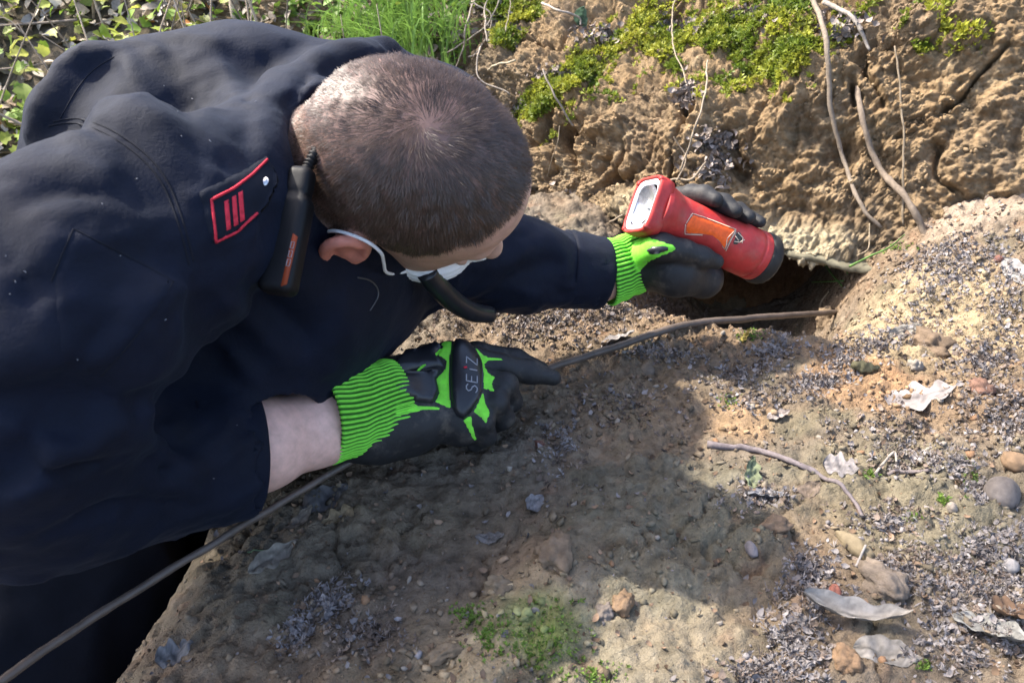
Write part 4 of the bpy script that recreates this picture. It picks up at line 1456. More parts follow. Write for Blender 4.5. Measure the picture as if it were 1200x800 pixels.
# ------------------------------------------------------------------ crumbs and litter on the ground
def ray_ground(px, py):
    return raypx(GBVH, px, py)


ICO0 = [ico(1, 0.28, k) for k in range(6)]
ICO1 = [ico(2, 0.10, k) for k in range(4)]


def lumps(pile, P_, N_, size, cols, fine=False, squash=0.75):
    n = len(P_)
    if n == 0: return
    sets = ICO1 if fine else ICO0
    which = rng.integers(0, len(sets), n)
    for k in range(len(sets)):
        i = which == k
        m = int(i.sum())
        if not m: continue
        S = size[i][:, None] * rng.uniform(0.6, 1.25, (m, 3)) * (1, 1, squash)
        R = rot_random(m)
        R = np.einsum('nij,njk->nik', frames(N_[i]), np.einsum('nij,nj->nij', rot_random(m), S) * np.array([1, 1, squash])[None, :, None])
        pile.many(sets[k][0], None, sets[k][1], R, P_[i] + N_[i] * (size[i] * 0.25)[:, None], cols[i])


def ground_normals(x, y):
    i = np.clip(((y - GY0) / GS).astype(int), 0, len(gy) - 1)
    j = np.clip(((x - GX0) / GS).astype(int), 0, len(gx) - 1)
    n = GN[i, j].copy()
    n[n[:, 2] < 0] *= -1
    return n, gcol.reshape(len(gy), len(gx), 3)[i, j]


N1 = 16000
x = rng.uniform(-0.38, 0.95, N1 * 3)
y = rng.uniform(0.2, 1.4, N1 * 3)
pp = np.column_stack([x, y, np.zeros_like(x)])
den = sstep(-0.25, 0.5, fbm(pp, 6, 3, off=50) + 0.35 * sstep(0.25, 0.6, x) + 0.5 * np.exp(-((x - 0.2) / 0.18) ** 2 - ((y - 1.05) / 0.12) ** 2)
             + 0.6 * np.exp(-((x + 0.02) / 0.07) ** 2 - ((y - 0.42) / 0.09) ** 2))
keep = rng.random(len(x)) < 0.02 + 0.80 * den ** 1.4
x, y = x[keep][:N1], y[keep][:N1]
nn, cc = ground_normals(x, y)
size = 0.0008 + 0.0046 * rng.random(len(x)) ** 4.5
cc = cc * rng.uniform(0.6, 1.35, (len(x), 1))
mixr = rng.random(len(x))[:, None]
cc = np.where(mixr > 0.97, np.array([[0.22, 0.13, 0.075]]), cc)
cc = np.where((mixr > 0.93) & (mixr <= 0.97), np.array([[0.24, 0.21, 0.175]]), cc)
pile = Pile()
lumps(pile, np.column_stack([x, y, gz(x, y)]), nn, size, cc)
tag(pile.build('soil_crumbs', M['crumb'], smooth=False), 'loose brown soil crumbs strewn over the ground', 'soil', kind='stuff')

# crumbs clinging to the bank
pick = rng.integers(0, NV * NU, 130000)
bp_, bn_ = BP[pick], BNf.reshape(-1, 3)[pick]
ok = (bp_[:, 2] > -0.02) & (bp_[:, 2] < 0.6) & (bp_[:, 0] > -0.2) & (bp_[:, 0] < 1.0)
ok &= rng.random(len(pick)) < 0.30 * sstep(-0.2, 0.4, fbm(bp_, 9, 2, off=61))
bp_, bn_, bc_ = bp_[ok][:7000], bn_[ok][:7000], bank_col[pick][ok][:7000]
pile = Pile()
lumps(pile, bp_, bn_, 0.0009 + 0.0040 * rng.random(len(bp_)) ** 4.5, bc_ * rng.uniform(0.75, 1.3, (len(bp_), 1)))
tag(pile.build('bank_crumbs', M['crumb'], smooth=False), 'ochre soil crumbs clinging to the steep earth bank', 'soil', kind='stuff')


def tuft_base(seed, n=7, wide=0.16, spread=0.9):
    r = np.random.default_rng(seed)
    V, T = [], []
    for k in range(n):
        a = r.random() * 2 * math.pi
        o = r.uniform(0.3, spread)
        tip = np.array([math.cos(a) * o, math.sin(a) * o, r.uniform(0.5, 1.1)])
        sd = np.array([-math.sin(a), math.cos(a), 0]) * wide
        m = tip * 0.5 + np.array([0, 0, 0.12])
        b = len(V)
        V += [np.zeros(3), m - sd, m + sd, tip]
        T += [(b, b + 1, b + 2), (b + 1, b + 3, b + 2)]
    return np.array(V), np.array(T)


TUF = [tuft_base(k, 5, 0.2) for k in range(5)]
FUZ = [tuft_base(20 + k, 5, 0.09, 1.1) for k in range(5)]


def tufts(pile, P_, N_, size, cols, tset=TUF):
    which = rng.integers(0, len(tset), len(P_))
    for k in range(len(tset)):
        i = which == k
        if i.any():
            pile.many(tset[k][0], None, tset[k][1], frames(N_[i]) * size[i][:, None, None], P_[i], cols[i])


# curled flakes: dry grey litter
def flake_base(seed):
    r = np.random.default_rng(seed)
    u = np.linspace(-1, 1, 5)
    w = np.array([0.12, 0.42, 0.5, 0.36, 0.08]) * r.uniform(0.7, 1.2, 5)
    bend = r.uniform(0.5, 1.6)
    V = []
    for k in range(5):
        a = u[k] * bend
        cx, cz = math.sin(a) / bend, (1 - math.cos(a)) / bend * r.uniform(0.8, 1.2)
        V += [(cx, -w[k], cz + 0.25 * w[k]), (cx, 0, cz), (cx, w[k], cz + 0.25 * w[k])]
    return np.array(V), grid_faces(5, 3)


FLK = [flake_base(k) for k in range(6)]


def flakes(pile, P_, N_, size, cols):
    which = rng.integers(0, 6, len(P_))
    for k in range(6):
        i = which == k
        m = int(i.sum())
        if m:
            nj = N_[i] + 0.75 * rng.normal(size=(m, 3))
            nj /= np.linalg.norm(nj, axis=1)[:, None]
            pile.many(FLK[k][0], FLK[k][1], None, frames(nj) * size[i][:, None, None], P_[i] + N_[i] * (size[i] * 0.35)[:, None], cols[i])


def px_cluster(cx, cy, rx, ry, n, rot=0.0):
    P_, N_ = [], []
    r = np.clip(rng.standard_t(5, size=(n, 2)), -2.6, 2.6) * 0.45
    c, s_ = math.cos(rot), math.sin(rot)
    for a, b in r:
        a, b = a * rx, b * ry
        h = ray_ground(cx + a * c - b * s_, cy + a * s_ + b * c)
        if h is not None and h[1][2] > 0.15:
            P_.append(h[0]); N_.append(h[1])
    return np.array(P_).reshape(-1, 3), np.array(N_).reshape(-1, 3)


G1c, G2c, G3c = np.array([0.165, 0.146, 0.138]), np.array([0.13, 0.10, 0.08]), np.array([0.25, 0.228, 0.222])
pile = Pile()
pile2 = Pile()
for cx, cy, rx, ry, n, rot, pale in ((620, 375, 95, 28, 900, 0.05, 0.35), (700, 362, 60, 22, 420, 0, 0.3), (560, 352, 45, 20, 260, 0, 0.35), (770, 415, 50, 12, 190, 0.1, 0.7), (780, 360, 40, 14, 260, 0.2, 0.1),
                                     (905, 412, 36, 18, 200, -0.3, 0.8), (990, 418, 40, 20, 230, -0.3, 0.8), (1120, 318, 75, 30, 420, -0.5, 0.8), (1180, 350, 40, 60, 330, 0, 0.7),
                                     (1160, 640, 42, 26, 260, -0.5, 0.85), (1185, 690, 30, 60, 260, 0, 0.7), (950, 668, 28, 26, 220, 0, 0.85), (930, 750, 40, 50, 330, 0.3, 0.8), (1130, 760, 60, 45, 300, 0, 0.6), (955, 700, 40, 20, 160, 0, .6),
                                     (385, 705, 40, 16, 200, -0.5, 0.85), (345, 745, 26, 18, 90, -0.9, 0.7), (655, 520, 30, 40, 130, 0.5, 0.6), (1120, 545, 26, 16, 120, 0, 0.9), (1145, 575, 16, 14, 90, 0, 0.9),
                                     (1160, 460, 60, 40, 260, 0, 0.5), (1050, 500, 70, 40, 220, 0, 0.3), (890, 580, 40, 18, 140, 0, 0.7), (735, 470, 60, 25, 140, 0.2, 0.2), (420, 740, 60, 30, 160, 0, 0.25), (880, 470, 40, 14, 120, 0, .5), (1130, 690, 60, 36, 420, 0, .7), (1050, 395, 60, 26, 300, -.3, .6), (1150, 420, 45, 30, 300, 0, .6), (1180, 490, 30, 40, 220, 0, .6), (950, 450, 50, 14, 240, -.2, .6), (1070, 540, 60, 20, 180, 0, .5), (1060, 660, 60, 30, 220, 0, .5), (860, 440, 50, 16, 200, -.2, .5), (1100, 300, 60, 16, 260, -.3, .7), (900, 790, 60, 20, 240, 0, .6), (1040, 610, 60, 20, 180, 0, .5)):
    P_, N_ = px_cluster(cx, cy, rx, ry, n, rot)
    m = len(P_)
    if not m: continue
    t = (rng.random((m, 1)) < pale)
    col = np.where(t, G1c + (G3c - G1c) * rng.random((m, 1)), G2c * rng.uniform(0.6, 1.7, (m, 1)))
    half = rng.random(m) < 0.6
    flakes(pile, P_[half], N_[half], 0.0018 + 0.0042 * rng.random(int(half.sum())) ** 2, col[half])
    lumps(pile2, P_[~half], N_[~half], 0.0010 + 0.0026 * rng.random(int((~half).sum())) ** 2, col[~half])
    pick = rng.integers(0, m, m)
    nj = N_[pick] + 0.6 * rng.normal(size=(m, 3))
    nj /= np.linalg.norm(nj, axis=1)[:, None]
    tufts(pile, P_[pick] + 0.002 * rng.normal(size=(m, 3)), nj, rng.uniform(0.003, 0.0075, m), col[pick] * rng.uniform(0.7, 1.2, (m, 1)), FUZ)
# sparse litter everywhere
xs, ys = rng.uniform(-0.3, 0.9, 6500), rng.uniform(0.25, 1.3, 6500)
nn, _ = ground_normals(xs, ys)
col = np.where(rng.random((6500, 1)) < 0.25, G1c * rng.uniform(0.6, 1.2, (6500, 1)), np.array([0.15, 0.10, 0.065]) * rng.uniform(0.4, 1.5, (6500, 1)))
flakes(pile, np.column_stack([xs, ys, gz(xs, ys)]), nn, 0.0012 + 0.0045 * rng.random(6500) ** 3, col)
tag(pile.build('dry_litter', M['leaf_litter']), 'grey curled flakes of dry litter lying in drifts on the soil', 'litter', kind='stuff')
tag(pile2.build('grey_crumbs', M['crumb'], smooth=False), 'pale grey crumbly litter lumps lying in drifts on the soil', 'litter', kind='stuff')


# ------------------------------------------------------------------ single leaves, twigs, stones
def leaf(px, py, ang, length, width, colr, label, lobes=0.0, curl=0.35, lift=0.0015, roll=0.0, name='dead_leaf', tilt=0.0, bv=None, group='dead leaves on the ground', material='leaf_litter', veins=True):
    """dead leaf lying where the pixel meets the ground; ang is its direction in the picture"""
    h = raypx(bv or GBVH, px, py)
    if h is None: return None
    p0, n0 = h
    n0 = unit(0.5 * n0 + np.array([0, 0, 0.6]) + 0.25 * rng.normal(size=3)) if bv is None else unit(n0 + 0.2 * rng.normal(size=3))
    d = vv(math.cos(ang), math.sin(ang), 0)
    d = unit(d - n0 * (d @ n0))
    s_ = np.cross(n0, d)
    d = unit(d * math.cos(tilt) + n0 * math.sin(tilt))
    n0 = np.cross(d, s_)
    nu, nv_ = 22, 9
    V, C = [], []
    ph = rng.random() * 6
    colr = np.array(colr)
    for i in range(nu):
        u = i / (nu - 1)
        w = math.sin(math.pi * min(1, u ** 0.8)) ** 0.75 * (1 + lobes * math.sin(u * 19 + ph) * (0.3 + u)) * width * 0.5 + 0.0006
        for j in range(nv_):
            v = -1 + 2 * j / (nv_ - 1)
            zc = curl * length * 0.35 * ((u - 0.5) ** 2 * 1.8) + curl * abs(v) ** 1.6 * w * 0.9 + roll * v * w + 0.0012 * math.sin(u * 23 + v * 3 + ph) + 0.0010 * math.sin(v * 9 + u * 5 + ph)
            vein = 1.0
            if veins:
                vein = 1 - 0.34 * math.exp(-(v / 0.09) ** 2) - 0.26 * max(0, math.sin((u * 9 - abs(v) * 2.2) * 2 * math.pi)) ** 6
            V.append(p0 + n0 * (lift + zc) + d * ((u - 0.5) * length) + s_ * (v * w))
            C.append(0.46 * colr * vein * (0.75 + 0.4 * rng.random()) * (1 - 0.35 * max(0, math.sin(u * 7 + v * 4 + ph)) ** 3))
    V = np.array(V)
    if bv is None:
        V[:, 2] = np.maximum(V[:, 2], gz(V[:, 0], V[:, 1]) + 0.0008)
    org = V.mean(0)
    o = mesh_np(name, V - org, grid_faces(nu, nv_), M[material], cols=np.array(C))
    o.location = org
    return tag(o, label, 'leaf', group)


GREYL, TAN, BUFF = (0.36, 0.32, 0.31), (0.36, 0.26, 0.15), (0.44, 0.39, 0.34)
leaf(205, 768, 0.6, 0.032, 0.022, (0.33, 0.31, 0.30), 'small lobed grey leaf lying below the trousers on the dark slope', 0.35)
leaf(382, 588, 0.9, 0.055, 0.030, (0.24, 0.22, 0.21), 'broad dull grey leaf lying just below the rod and glove cuff', 0.1)
leaf(398, 606, 0.5, 0.040, 0.018, (0.42, 0.31, 0.18), 'torn tan leaf edge beside the broad grey leaf by the rod', 0.5)
leaf(320, 655, 0.85, 0.058, 0.020, (0.40, 0.35, 0.28), 'long pale brown leaf below the jacket cuff', 0.15)
leaf(352, 612, 1.0, 0.040, 0.014, (0.30, 0.25, 0.20), 'narrow brown leaf between the rod and the long pale leaf', 0.1)
leaf(626, 590, 0.8, 0.030, 0.018, (0.42, 0.39, 0.38), 'small flat pale grey leaf below the green glove fingers', 0.1, 0.15)
leaf(575, 632, 0.2, 0.030, 0.012, (0.33, 0.29, 0.26), 'thin grey leaf scrap beside the tan broken clods', 0.1)
leaf(880, 556, 1.25, 0.040, 0.017, (0.38, 0.42, 0.24), 'pale green leaf standing beside the bent grey twig', 0.2, 0.4, tilt=0.5)
leaf(985, 548, -0.4, 0.036, 0.030, (0.42, 0.38, 0.37), 'pale grey lobed leaf just above the bent grey twig', 0.35, 0.2)
leaf(946, 577, 0.7, 0.036, 0.018, (0.33, 0.25, 0.19), 'flat brown leaf lying under the bent grey twig', 0.1, 0.15)
leaf(898, 583, 0.4, 0.040, 0.022, (0.32, 0.32, 0.35), 'bluish grey leaf scraps below the bent grey twig', 0.4, 0.3)
leaf(1078, 466, -0.3, 0.082, 0.042, (0.52, 0.46, 0.44), 'large pale lobed leaf lying on the sunlit heap', 0.4, 0.15)
leaf(912, 487, 0.25, 0.028, 0.013, (0.55, 0.47, 0.43), 'small pinkish white leaf below the grey litter by the burrow', 0.1, 0.3)
leaf(1060, 388, 0.35, 0.050, 0.016, (0.50, 0.45, 0.38), 'narrow pale leaf on the sunlit heap beside the burrow', 0.1, 0.2)
leaf(1000, 728, -0.55, 0.085, 0.017, (0.58, 0.53, 0.47), 'long curled cream leaf with folded ridges', 0.12, 1.2, 0.006, 0.3)
leaf(1038, 768, -0.35, 0.052, 0.030, (0.46, 0.42, 0.37), 'flat buff leaf tucked under the curled cream leaf', 0.1, 0.2)
leaf(1163, 742, -1.2, 0.060, 0.028, (0.40, 0.39, 0.36), 'grey leaf lying edge up in the grey litter near the stones', 0.2, 0.5)
leaf(1185, 720, 0.3, 0.040, 0.026, (0.26, 0.16, 0.10), 'dark reddish brown leaf beside the edge up grey leaf', 0.2, 0.5)
leaf(725, 398, 0.25, 0.050, 0.020, (0.46, 0.42, 0.40), 'pale leaf lying against the rod beyond the pointing finger', 0.2, 0.3)
leaf(1190, 320, -1.1, 0.050, 0.026, (0.58, 0.54, 0.50), 'bright pale leaf on top of the heap below the bank', 0.1, 0.3)
leaf(875, 395, 0.4, 0.026, 0.010, (0.60, 0.45, 0.12), 'small yellow leaf beside the rod at the burrow mouth', 0.05, 0.3, tilt=0.9)
leaf(1015, 440, 0.15, 0.036, 0.016, (0.33, 0.30, 0.17), 'olive brown seed husk below the grey litter on the heap', 0.0, 1.4, 0.004, name='seed_husk', group=None)['category'] = 'husk'
leaf(690, 12, 0.9, 0.055, 0.034, (0.20, 0.36, 0.24), 'broad blue green leaf growing above the mossy bank', 0.0, 0.5, 0.02, tilt=0.5, bv=BBVH, group=None, name='green_leaf', material='foliage')


def stone(px, py, w, hgt, colr, label, name='stone', cat='stone', flat=0.7, group='stones on the ground', rough=0.10, mt='stone', bv=None):
    h = raypx(bv or GBVH, px, py)
    if h is None: return
    p0, n0 = h
    V, T = ico(4)
    V = V * (1 + 2.4 * rough * fbm(V + rng.random(3) * 50, 1.1, 4)[:, None] + 0.35 * rough * fbm(V + 9, 6, 3)[:, None])
    if mt == 'crumb':
        f1, _, _ = worley(V * 2.6 + rng.random(3) * 20)
        V = V * (1.12 - 0.30 * f1[:, None])
    r = w / FPX * np.linalg.norm((p0 - CAM) @ FW) * 0.5
    A = frames(np.array([unit(n0 + np.array([0, 0, 1.0]))]))[0]
    V = V @ np.diag([1, hgt, flat]) @ A.T * r
    n = fbm(V + p0, 60, 3)[:, None]
    o = mesh_np(name, V, None, M[mt], tri=T, cols=(0.36 * np.array(colr) + 0.30 * np.array([0.20, 0.155, 0.11])) * (1 + 0.5 * n))
    o.location = p0 + np.array([0, 0, r * flat * (0.3 if mt == 'stone' else 0.12)])
    tag(o, label, cat, group)


stone(1172, 583, 46, 0.85, (0.20, 0.185, 0.19), 'smooth rounded grey stone beside a lump of pale litter', flat=0.85, rough=0.06)
stone(1190, 545, 34, 0.8, (0.34, 0.20, 0.10), 'rusty orange stone resting above the rounded grey stone')
stone(1182, 665, 22, 0.9, (0.36, 0.36, 0.37), 'small pale grey stone in the grey litter drift')
stone(1000, 641, 52, 0.38, (0.28, 0.22, 0.12), 'flat olive brown wedge of stone beside grey litter', flat=0.4)
stone(1115, 597, 14, 0.8, (0.42, 0.37, 0.32), 'tiny cream pebble beside the rounded grey stone', flat=1.2)
stone(880, 645, 22, 0.6, (0.34, 0.31, 0.34), 'small lilac grey pebble on smooth green grey soil')
stone(758, 437, 26, 0.7, (0.17, 0.14, 0.11), 'dark brown pebble lying below the rod and grey litter', flat=0.6)
stone(968, 375, 30, 0.8, (0.27, 0.19, 0.115), 'brown clod at the rim of the burrow', 'soil_clod', 'clod', 0.9, 'soil clods', 0.3, 'crumb')
stone(1035, 683, 62, 0.75, (0.31, 0.25, 0.20), 'knobbly pale brown clod above the curled cream leaf', 'soil_clod', 'clod', 0.6, 'soil clods', 0.3, 'crumb')
stone(993, 775, 34, 1.0, (0.33, 0.19, 0.10), 'orange brown clod beside the flat buff leaf', 'soil_clod', 'clod', 0.8, 'soil clods', 0.3, 'crumb')
stone(937, 708, 18, 1.0, (0.26, 0.17, 0.12), 'small brown clod at the stem of the curled cream leaf', 'soil_clod', 'clod', 0.8, 'soil clods', 0.25, 'crumb')
stone(730, 708, 34, 0.7, (0.33, 0.20, 0.11), 'crumbly orange clod on the sunlit soil below the green grey patch', 'soil_clod', 'clod', 0.7, 'soil clods', 0.3, 'crumb')
stone(708, 718, 24, 0.9, (0.27, 0.23, 0.21), 'grey clod touching the crumbly orange clod', 'soil_clod', 'clod', 0.7, 'soil clods', 0.3, 'crumb')
stone(907, 618, 36, 0.7, (0.26, 0.17, 0.11), 'reddish brown clod on smooth soil below bluish leaf scraps', 'soil_clod', 'clod', 0.6, 'soil clods', 0.3, 'crumb')
stone(1072, 432, 18, 0.9, (0.46, 0.42, 0.37), 'small whitish upright clod on the sunlit heap', 'soil_clod', 'clod', 1.5, 'soil clods', 0.3, 'crumb')
stone(1092, 408, 46, 0.7, (0.22, 0.15, 0.10), 'dark crumbly clod casting shade on the sunlit heap', 'soil_clod', 'clod', 0.7, 'soil clods', 0.35, 'crumb')
stone(1150, 458, 30, 0.8, (0.26, 0.12, 0.09), 'dark reddish clod on the sunlit heap near the pale leaf', 'soil_clod', 'clod', 0.8, 'soil clods', 0.3, 'crumb')
stone(632, 523, 16, 0.8, (0.20, 0.06, 0.05), 'dark red lump beside grey litter below the fingers', 'soil_clod', 'clod', 0.8, 'soil clods', 0.3, 'crumb')
stone(978, 698, 26, 0.55, (0.42, 0.09, 0.06), 'red berry husk beside the curled cream leaf', 'berry_husk', 'berry', 0.8, None, 0.15, 'stone')
stone(1170, 305, 11, 0.9, (0.22, 0.05, 0.045), 'dark red berry in the grey litter at the top of the heap', 'berry', 'berry', 0.9, None, 0.1, 'stone')
stone(650, 650, 60, 0.7, (0.33, 0.23, 0.15), 'large tan clod breaking away from the sunlit soil edge', 'soil_clod', 'clod', 0.5, 'soil clods', 0.4, 'crumb')
stone(585, 690, 40, 0.8, (0.34, 0.26, 0.17), 'tan clod with greenish film at the broken soil edge', 'soil_clod', 'clod', 0.6, 'soil clods', 0.4, 'crumb')
stone(522, 765, 40, 0.6, (0.36, 0.26, 0.16), 'tan clod at the left foot of the broken soil edge', 'soil_clod', 'clod', 0.5, 'soil clods', 0.4, 'crumb')


def stick(pts, rad, colr, label, bvh=None, name='twig', cat='twig', group=None, lift=0.004, n=36, wob=0.003, sides=8):
    out = []
    for q_ in pts:
        if len(q_) == 3 and q_[2] > 0.3:
            out.append(at(*q_)); continue
        h = raypx(bvh or GBVH, q_[0], q_[1])
        lf_ = q_[2] if len(q_) == 3 else lift
        if h is None: continue
        out.append(h[0] + unit(h[1] + (0, -0.3, 0.3)) * lf_)
    if len(out) < 2: return None
    out = np.array(out)
    r = np.linspace(rad[0], rad[1], len(out))
    S = spline(np.column_stack([out, r]), n)
    path = S[:, :3] + wob * np.stack([perlin(S[:, :3] * 30 + 5.1 * k) for k in range(3)], 1)
    if bvh is None:
        path[:, 2] = np.maximum(path[:, 2], gz(path[:, 0], path[:, 1]) + 0.5 * S[:, 3])
    V, Q, T = tube_arrays(path, S[:, 3] * (0.72 if bvh is not None else 1.0) * (1 + 0.3 * fbm(path, 60, 3)), sides, 0.08)
    org = V.mean(0)
    c = 0.58 * np.array(colr) * (1 + 0.45 * fbm(V, 120, 3)[:, None])
    o = mesh_np(name, V - org, Q, M['bark'], tri=T, cols=c)
    o.location = org
    return tag(o, label, cat, group)


stick([(830, 522), (880, 530), (930, 545), (965, 562), (1000, 588), (1015, 606)], (0.0038, 0.0018), (0.24, 0.20, 0.20), 'bent grey twig lying across the bare soil right of the shade')
stick([(940, -20, 0.03), (953, 50, 0.03), (972, 140, 0.025), (988, 200, 0.02), (1012, 242, 0.015), (1036, 272, 0.01)], (0.0062, 0.0042), (0.30, 0.24, 0.18), 'long bare root hanging down the earth bank beside the moss', BBVH, 'hanging_root', 'root', lift=0.02)
stick([(996, 104, 0.012), (1012, 150, 0.02), (1040, 205, 0.025), (1062, 240, 0.02), (1090, 290, 0.012)], (0.0058, 0.0075), (0.27, 0.21, 0.155), 'thick brown root slanting out of the bank above the heap', BBVH, 'hanging_root', 'root')
stick([(1056, 60, 0.012), (1050, 150, 0.014), (1050, 210, 0.014), (1055, 262, 0.01)], (0.0022, 0.0028), (0.28, 0.22, 0.15), 'thin straight rootlet hanging down the bank beside the thick root', BBVH, 'hanging_root', 'root')
stick([(962, 8, 0.02), (990, 32, 0.02), (1014, 56, 0.012)], (0.0060, 0.0035), (0.40, 0.35, 0.30), 'short pale dead stem by the top of the long bare root', BBVH)
stick([(793, -10, 0.02), (796, 50, 0.03), (801, 104, 0.03)], (0.0020, 0.0016), (0.42, 0.34, 0.24), 'thin straw stem hanging over the moss on the bank', BBVH, 'dry_stem', 'stem')
stick([(823, 74, 0.03), (815, 135, 0.04), (808, 208, 0.03)], (0.0020, 0.0024), (0.42, 0.34, 0.25), 'thin straw stem standing above the torch', BBVH, 'dry_stem', 'stem')
stick([(825, 185, 0.02), (800, 205, 0.03), (770, 222, 0.03), (740, 243, 0.03), (700, 256, 0.02), (660, 250, 0.015)], (0.0026, 0.0022), (0.40, 0.32, 0.23), 'curved pale rootlet looping behind the torch lens', BBVH, 'hanging_root', 'root')
stick([(795, 205, 0.02), (788, 185, 0.03), (800, 165, 0.02)], (0.0018, 0.0014), (0.36, 0.28, 0.2), 'short forked rootlet between the straw stem and the torch', BBVH, 'hanging_root', 'root')
stick([(636, 10, 0.02), (652, 24, 0.03), (668, 31, 0.03), (686, 31, 0.02)], (0.0036, 0.0024), (0.52, 0.45, 0.38), 'pale bent twig on the bank below the blue green leaf', BBVH)
stick([(570, 91, 0.03), (590, 85, 0.05), (613, 77, 0.06)], (0.0030, 0.0030), (0.55, 0.47, 0.33), 'short straight straw twig sticking out beside the head', BBVH)
stick([(556, 66, 0.03), (570, 75, 0.04), (578, 90, 0.04), (600, 108, 0.02)], (0.0026, 0.0020), (0.50, 0.42, 0.34), 'crooked pale root below the straw twig beside the head', BBVH, 'hanging_root', 'root')
for k_, (a, lbl) in enumerate((([(560, -5), (552, 30), (546, 66), (540, 80)], 'leftmost pale root hanging in the hollow behind the head'),
                               ([(556, 5), (562, 30), (556, 55), (550, 72)], 'curved pale root hanging beside the leftmost root in the hollow'),
                               ([(578, -5), (572, 25), (566, 60)], 'thin straight root in the hollow behind the head'),
                               ([(585, -5), (560, 35), (540, 48)], 'thin root slanting across the other hollow roots'),
                               ([(660, 170), (655, 130), (650, 105)], 'thin dark stem below the moss beside the head'))):
    stick([(q_[0], q_[1], 0.05) for q_ in a], (0.0028, 0.0022), (0.42, 0.35, 0.28), lbl, BBVH, 'hanging_root', 'root')
stick([(640, 215, 0.015), (650, 180, 0.02), (652, 150, 0.02)], (0.0014, 0.0012), (0.25, 0.2, 0.14), 'hair thin root on the bank right of the head', BBVH, 'hanging_root', 'root')
stick([(600, 40, 0.02), (604, 12, 0.03), (600, -8, 0.03)], (0.0016, 0.0014), (0.4, 0.33, 0.25), 'short upright rootlet above the straw twig', BBVH, 'hanging_root', 'root')
stick([(1015, 265, 0.01), (1010, 285, 0.02), (997, 298, 0.01)], (0.0016, 0.0012), (0.45, 0.36, 0.24), 'short straw rootlet at the foot of the long root', BBVH, 'hanging_root', 'root')
stick([(960, 386), (966, 362, 0.012), (976, 345, 0.01)], (0.0012, 0.0012), (0.36, 0.27, 0.17), 'thin curved rootlet over the burrow rim', None, 'hanging_root', 'root')
stick([(290, 648), (312, 645)], (0.0008, 0.0006), (0.2, 0.3, 0.16), 'single green grass blade below the jacket cuff', None, 'grass_blade', 'grass', lift=0.002, wob=0)
stick([(1025, 556, .004), (1042, 532, .01), (1050, 545, .004)], (0.0014, 0.0012), (0.42, 0.36, 0.30), 'tiny arched straw twig above the short grey stick', None, lift=0.006, wob=0)
stick([(1040, 556), (1062, 553), (1088, 551)], (0.0026, 0.0018), (0.25, 0.21, 0.2), 'short grey stick near the pale lobed leaf')
stick([(1003, 668, 0.006), (1012, 648, 0.012)], (0.0014, 0.001), (0.4, 0.36, 0.33), 'tiny grey twig leaning on the olive stone wedge', None, lift=0.006, wob=0)
stick([(1060, 275, 0.86), (1042, 290, .93), (1020, 300, 1.0), (996, 312, 1.07)], (0.0006, 0.0016), (0.17, 0.34, 0.09), 'long green grass blade arching over the burrow', None, 'grass_blade', 'grass', wob=0)
for a, lbl in (([(994, 322, 0.004), (996, 310, 0.016), (990, 298, 0.03)], 'upright green grass blade at the burrow rim'),
               ([(988, 336, 0.003), (978, 322, 0.014), (974, 306, 0.03), (978, 296, 0.04)], 'curved green grass blade hanging in the burrow mouth'),
               ([(990, 330, 0.004), (972, 334, 0.016), (958, 335, 0.02)], 'green grass blade bent sideways over the burrow')):
    stick(a, (0.0012, 0.0012), (0.17, 0.36, 0.08), lbl, None, 'grass_blade', 'grass', lift=0.01, wob=0)

# ------------------------------------------------------------------ moss, grass, undergrowth
def project(P_):
    d = P_ - CAM
    z = d @ FW
    return np.column_stack([600 + FPX * (d @ RT) / z, 400 - FPX * (d @ UPV) / z])


bpx = project(BP)
moss_polys = [[(600, 135), (622, 105), (660, 82), (690, 62), (720, 45), (750, 10), (790, -30), (945, -30), (952, 40), (945, 80), (915, 98), (895, 85), (870, 92), (850, 62), (810, 52), (775, 72), (740, 50), (712, 72), (690, 92), (655, 112), (628, 140)],
              [(1090, 30), (1110, 22), (1132, 32), (1125, 52), (1100, 50)], [(1070, 50), (1088, 48), (1090, 62), (1075, 64)], [(770, 60), (800, 55), (795, 90), (780, 85)], [(545, 0), (620, -20), (640, 20), (590, 30)], [(575, 30), (620, 35), (600, 60), (580, 55)]]
mm = np.zeros(len(BP), bool)
for pl_ in moss_polys:
    mm |= inside_poly(bpx, pl_)
mm &= fbm(BP, 13, 3, off=70) > -0.25
mi = np.nonzero(mm)[0]
fr = np.zeros(len(BP), bool)
fr |= inside_poly(bpx, [(590, 150), (620, 90), (720, 20), (780, -30), (1180, -30), (1150, 60), (1000, 70), (930, 120), (860, 120), (760, 110), (690, 130), (640, 170)])
fr &= (fbm(BP, 20, 3, off=90) > 0.12) & (BNf.reshape(-1, 3)[:, 2] > 0.1)
NM = 21000
pick = np.concatenate([rng.choice(mi, 18000), rng.choice(np.nonzero(fr)[0], 3000)])
nrm_ = BNf.reshape(-1, 3)[pick]
nrm_ = nrm_ + np.array([0, 0, 0.5]) + 0.25 * rng.normal(size=nrm_.shape)
nrm_ /= np.linalg.norm(nrm_, axis=1)[:, None]
g_ = sstep(-0.4, 0.5, fbm(BP[pick], 18, 2, off=3))[:, None]
mc_ = (np.array([0.12, 0.17, 0.018]) * (1 - g_) + np.array([0.34, 0.34, 0.04]) * g_) * rng.uniform(0.65, 1.3, (NM, 1))
pile = Pile()
tufts(pile, BP[pick] + 0.003 * rng.normal(size=(NM, 3)), nrm_, rng.uniform(0.005, 0.011, NM), mc_)
tag(pile.build('moss', M['foliage'], smooth=False), 'bright yellow green moss covering the shoulder of the earth bank', 'moss', kind='stuff')
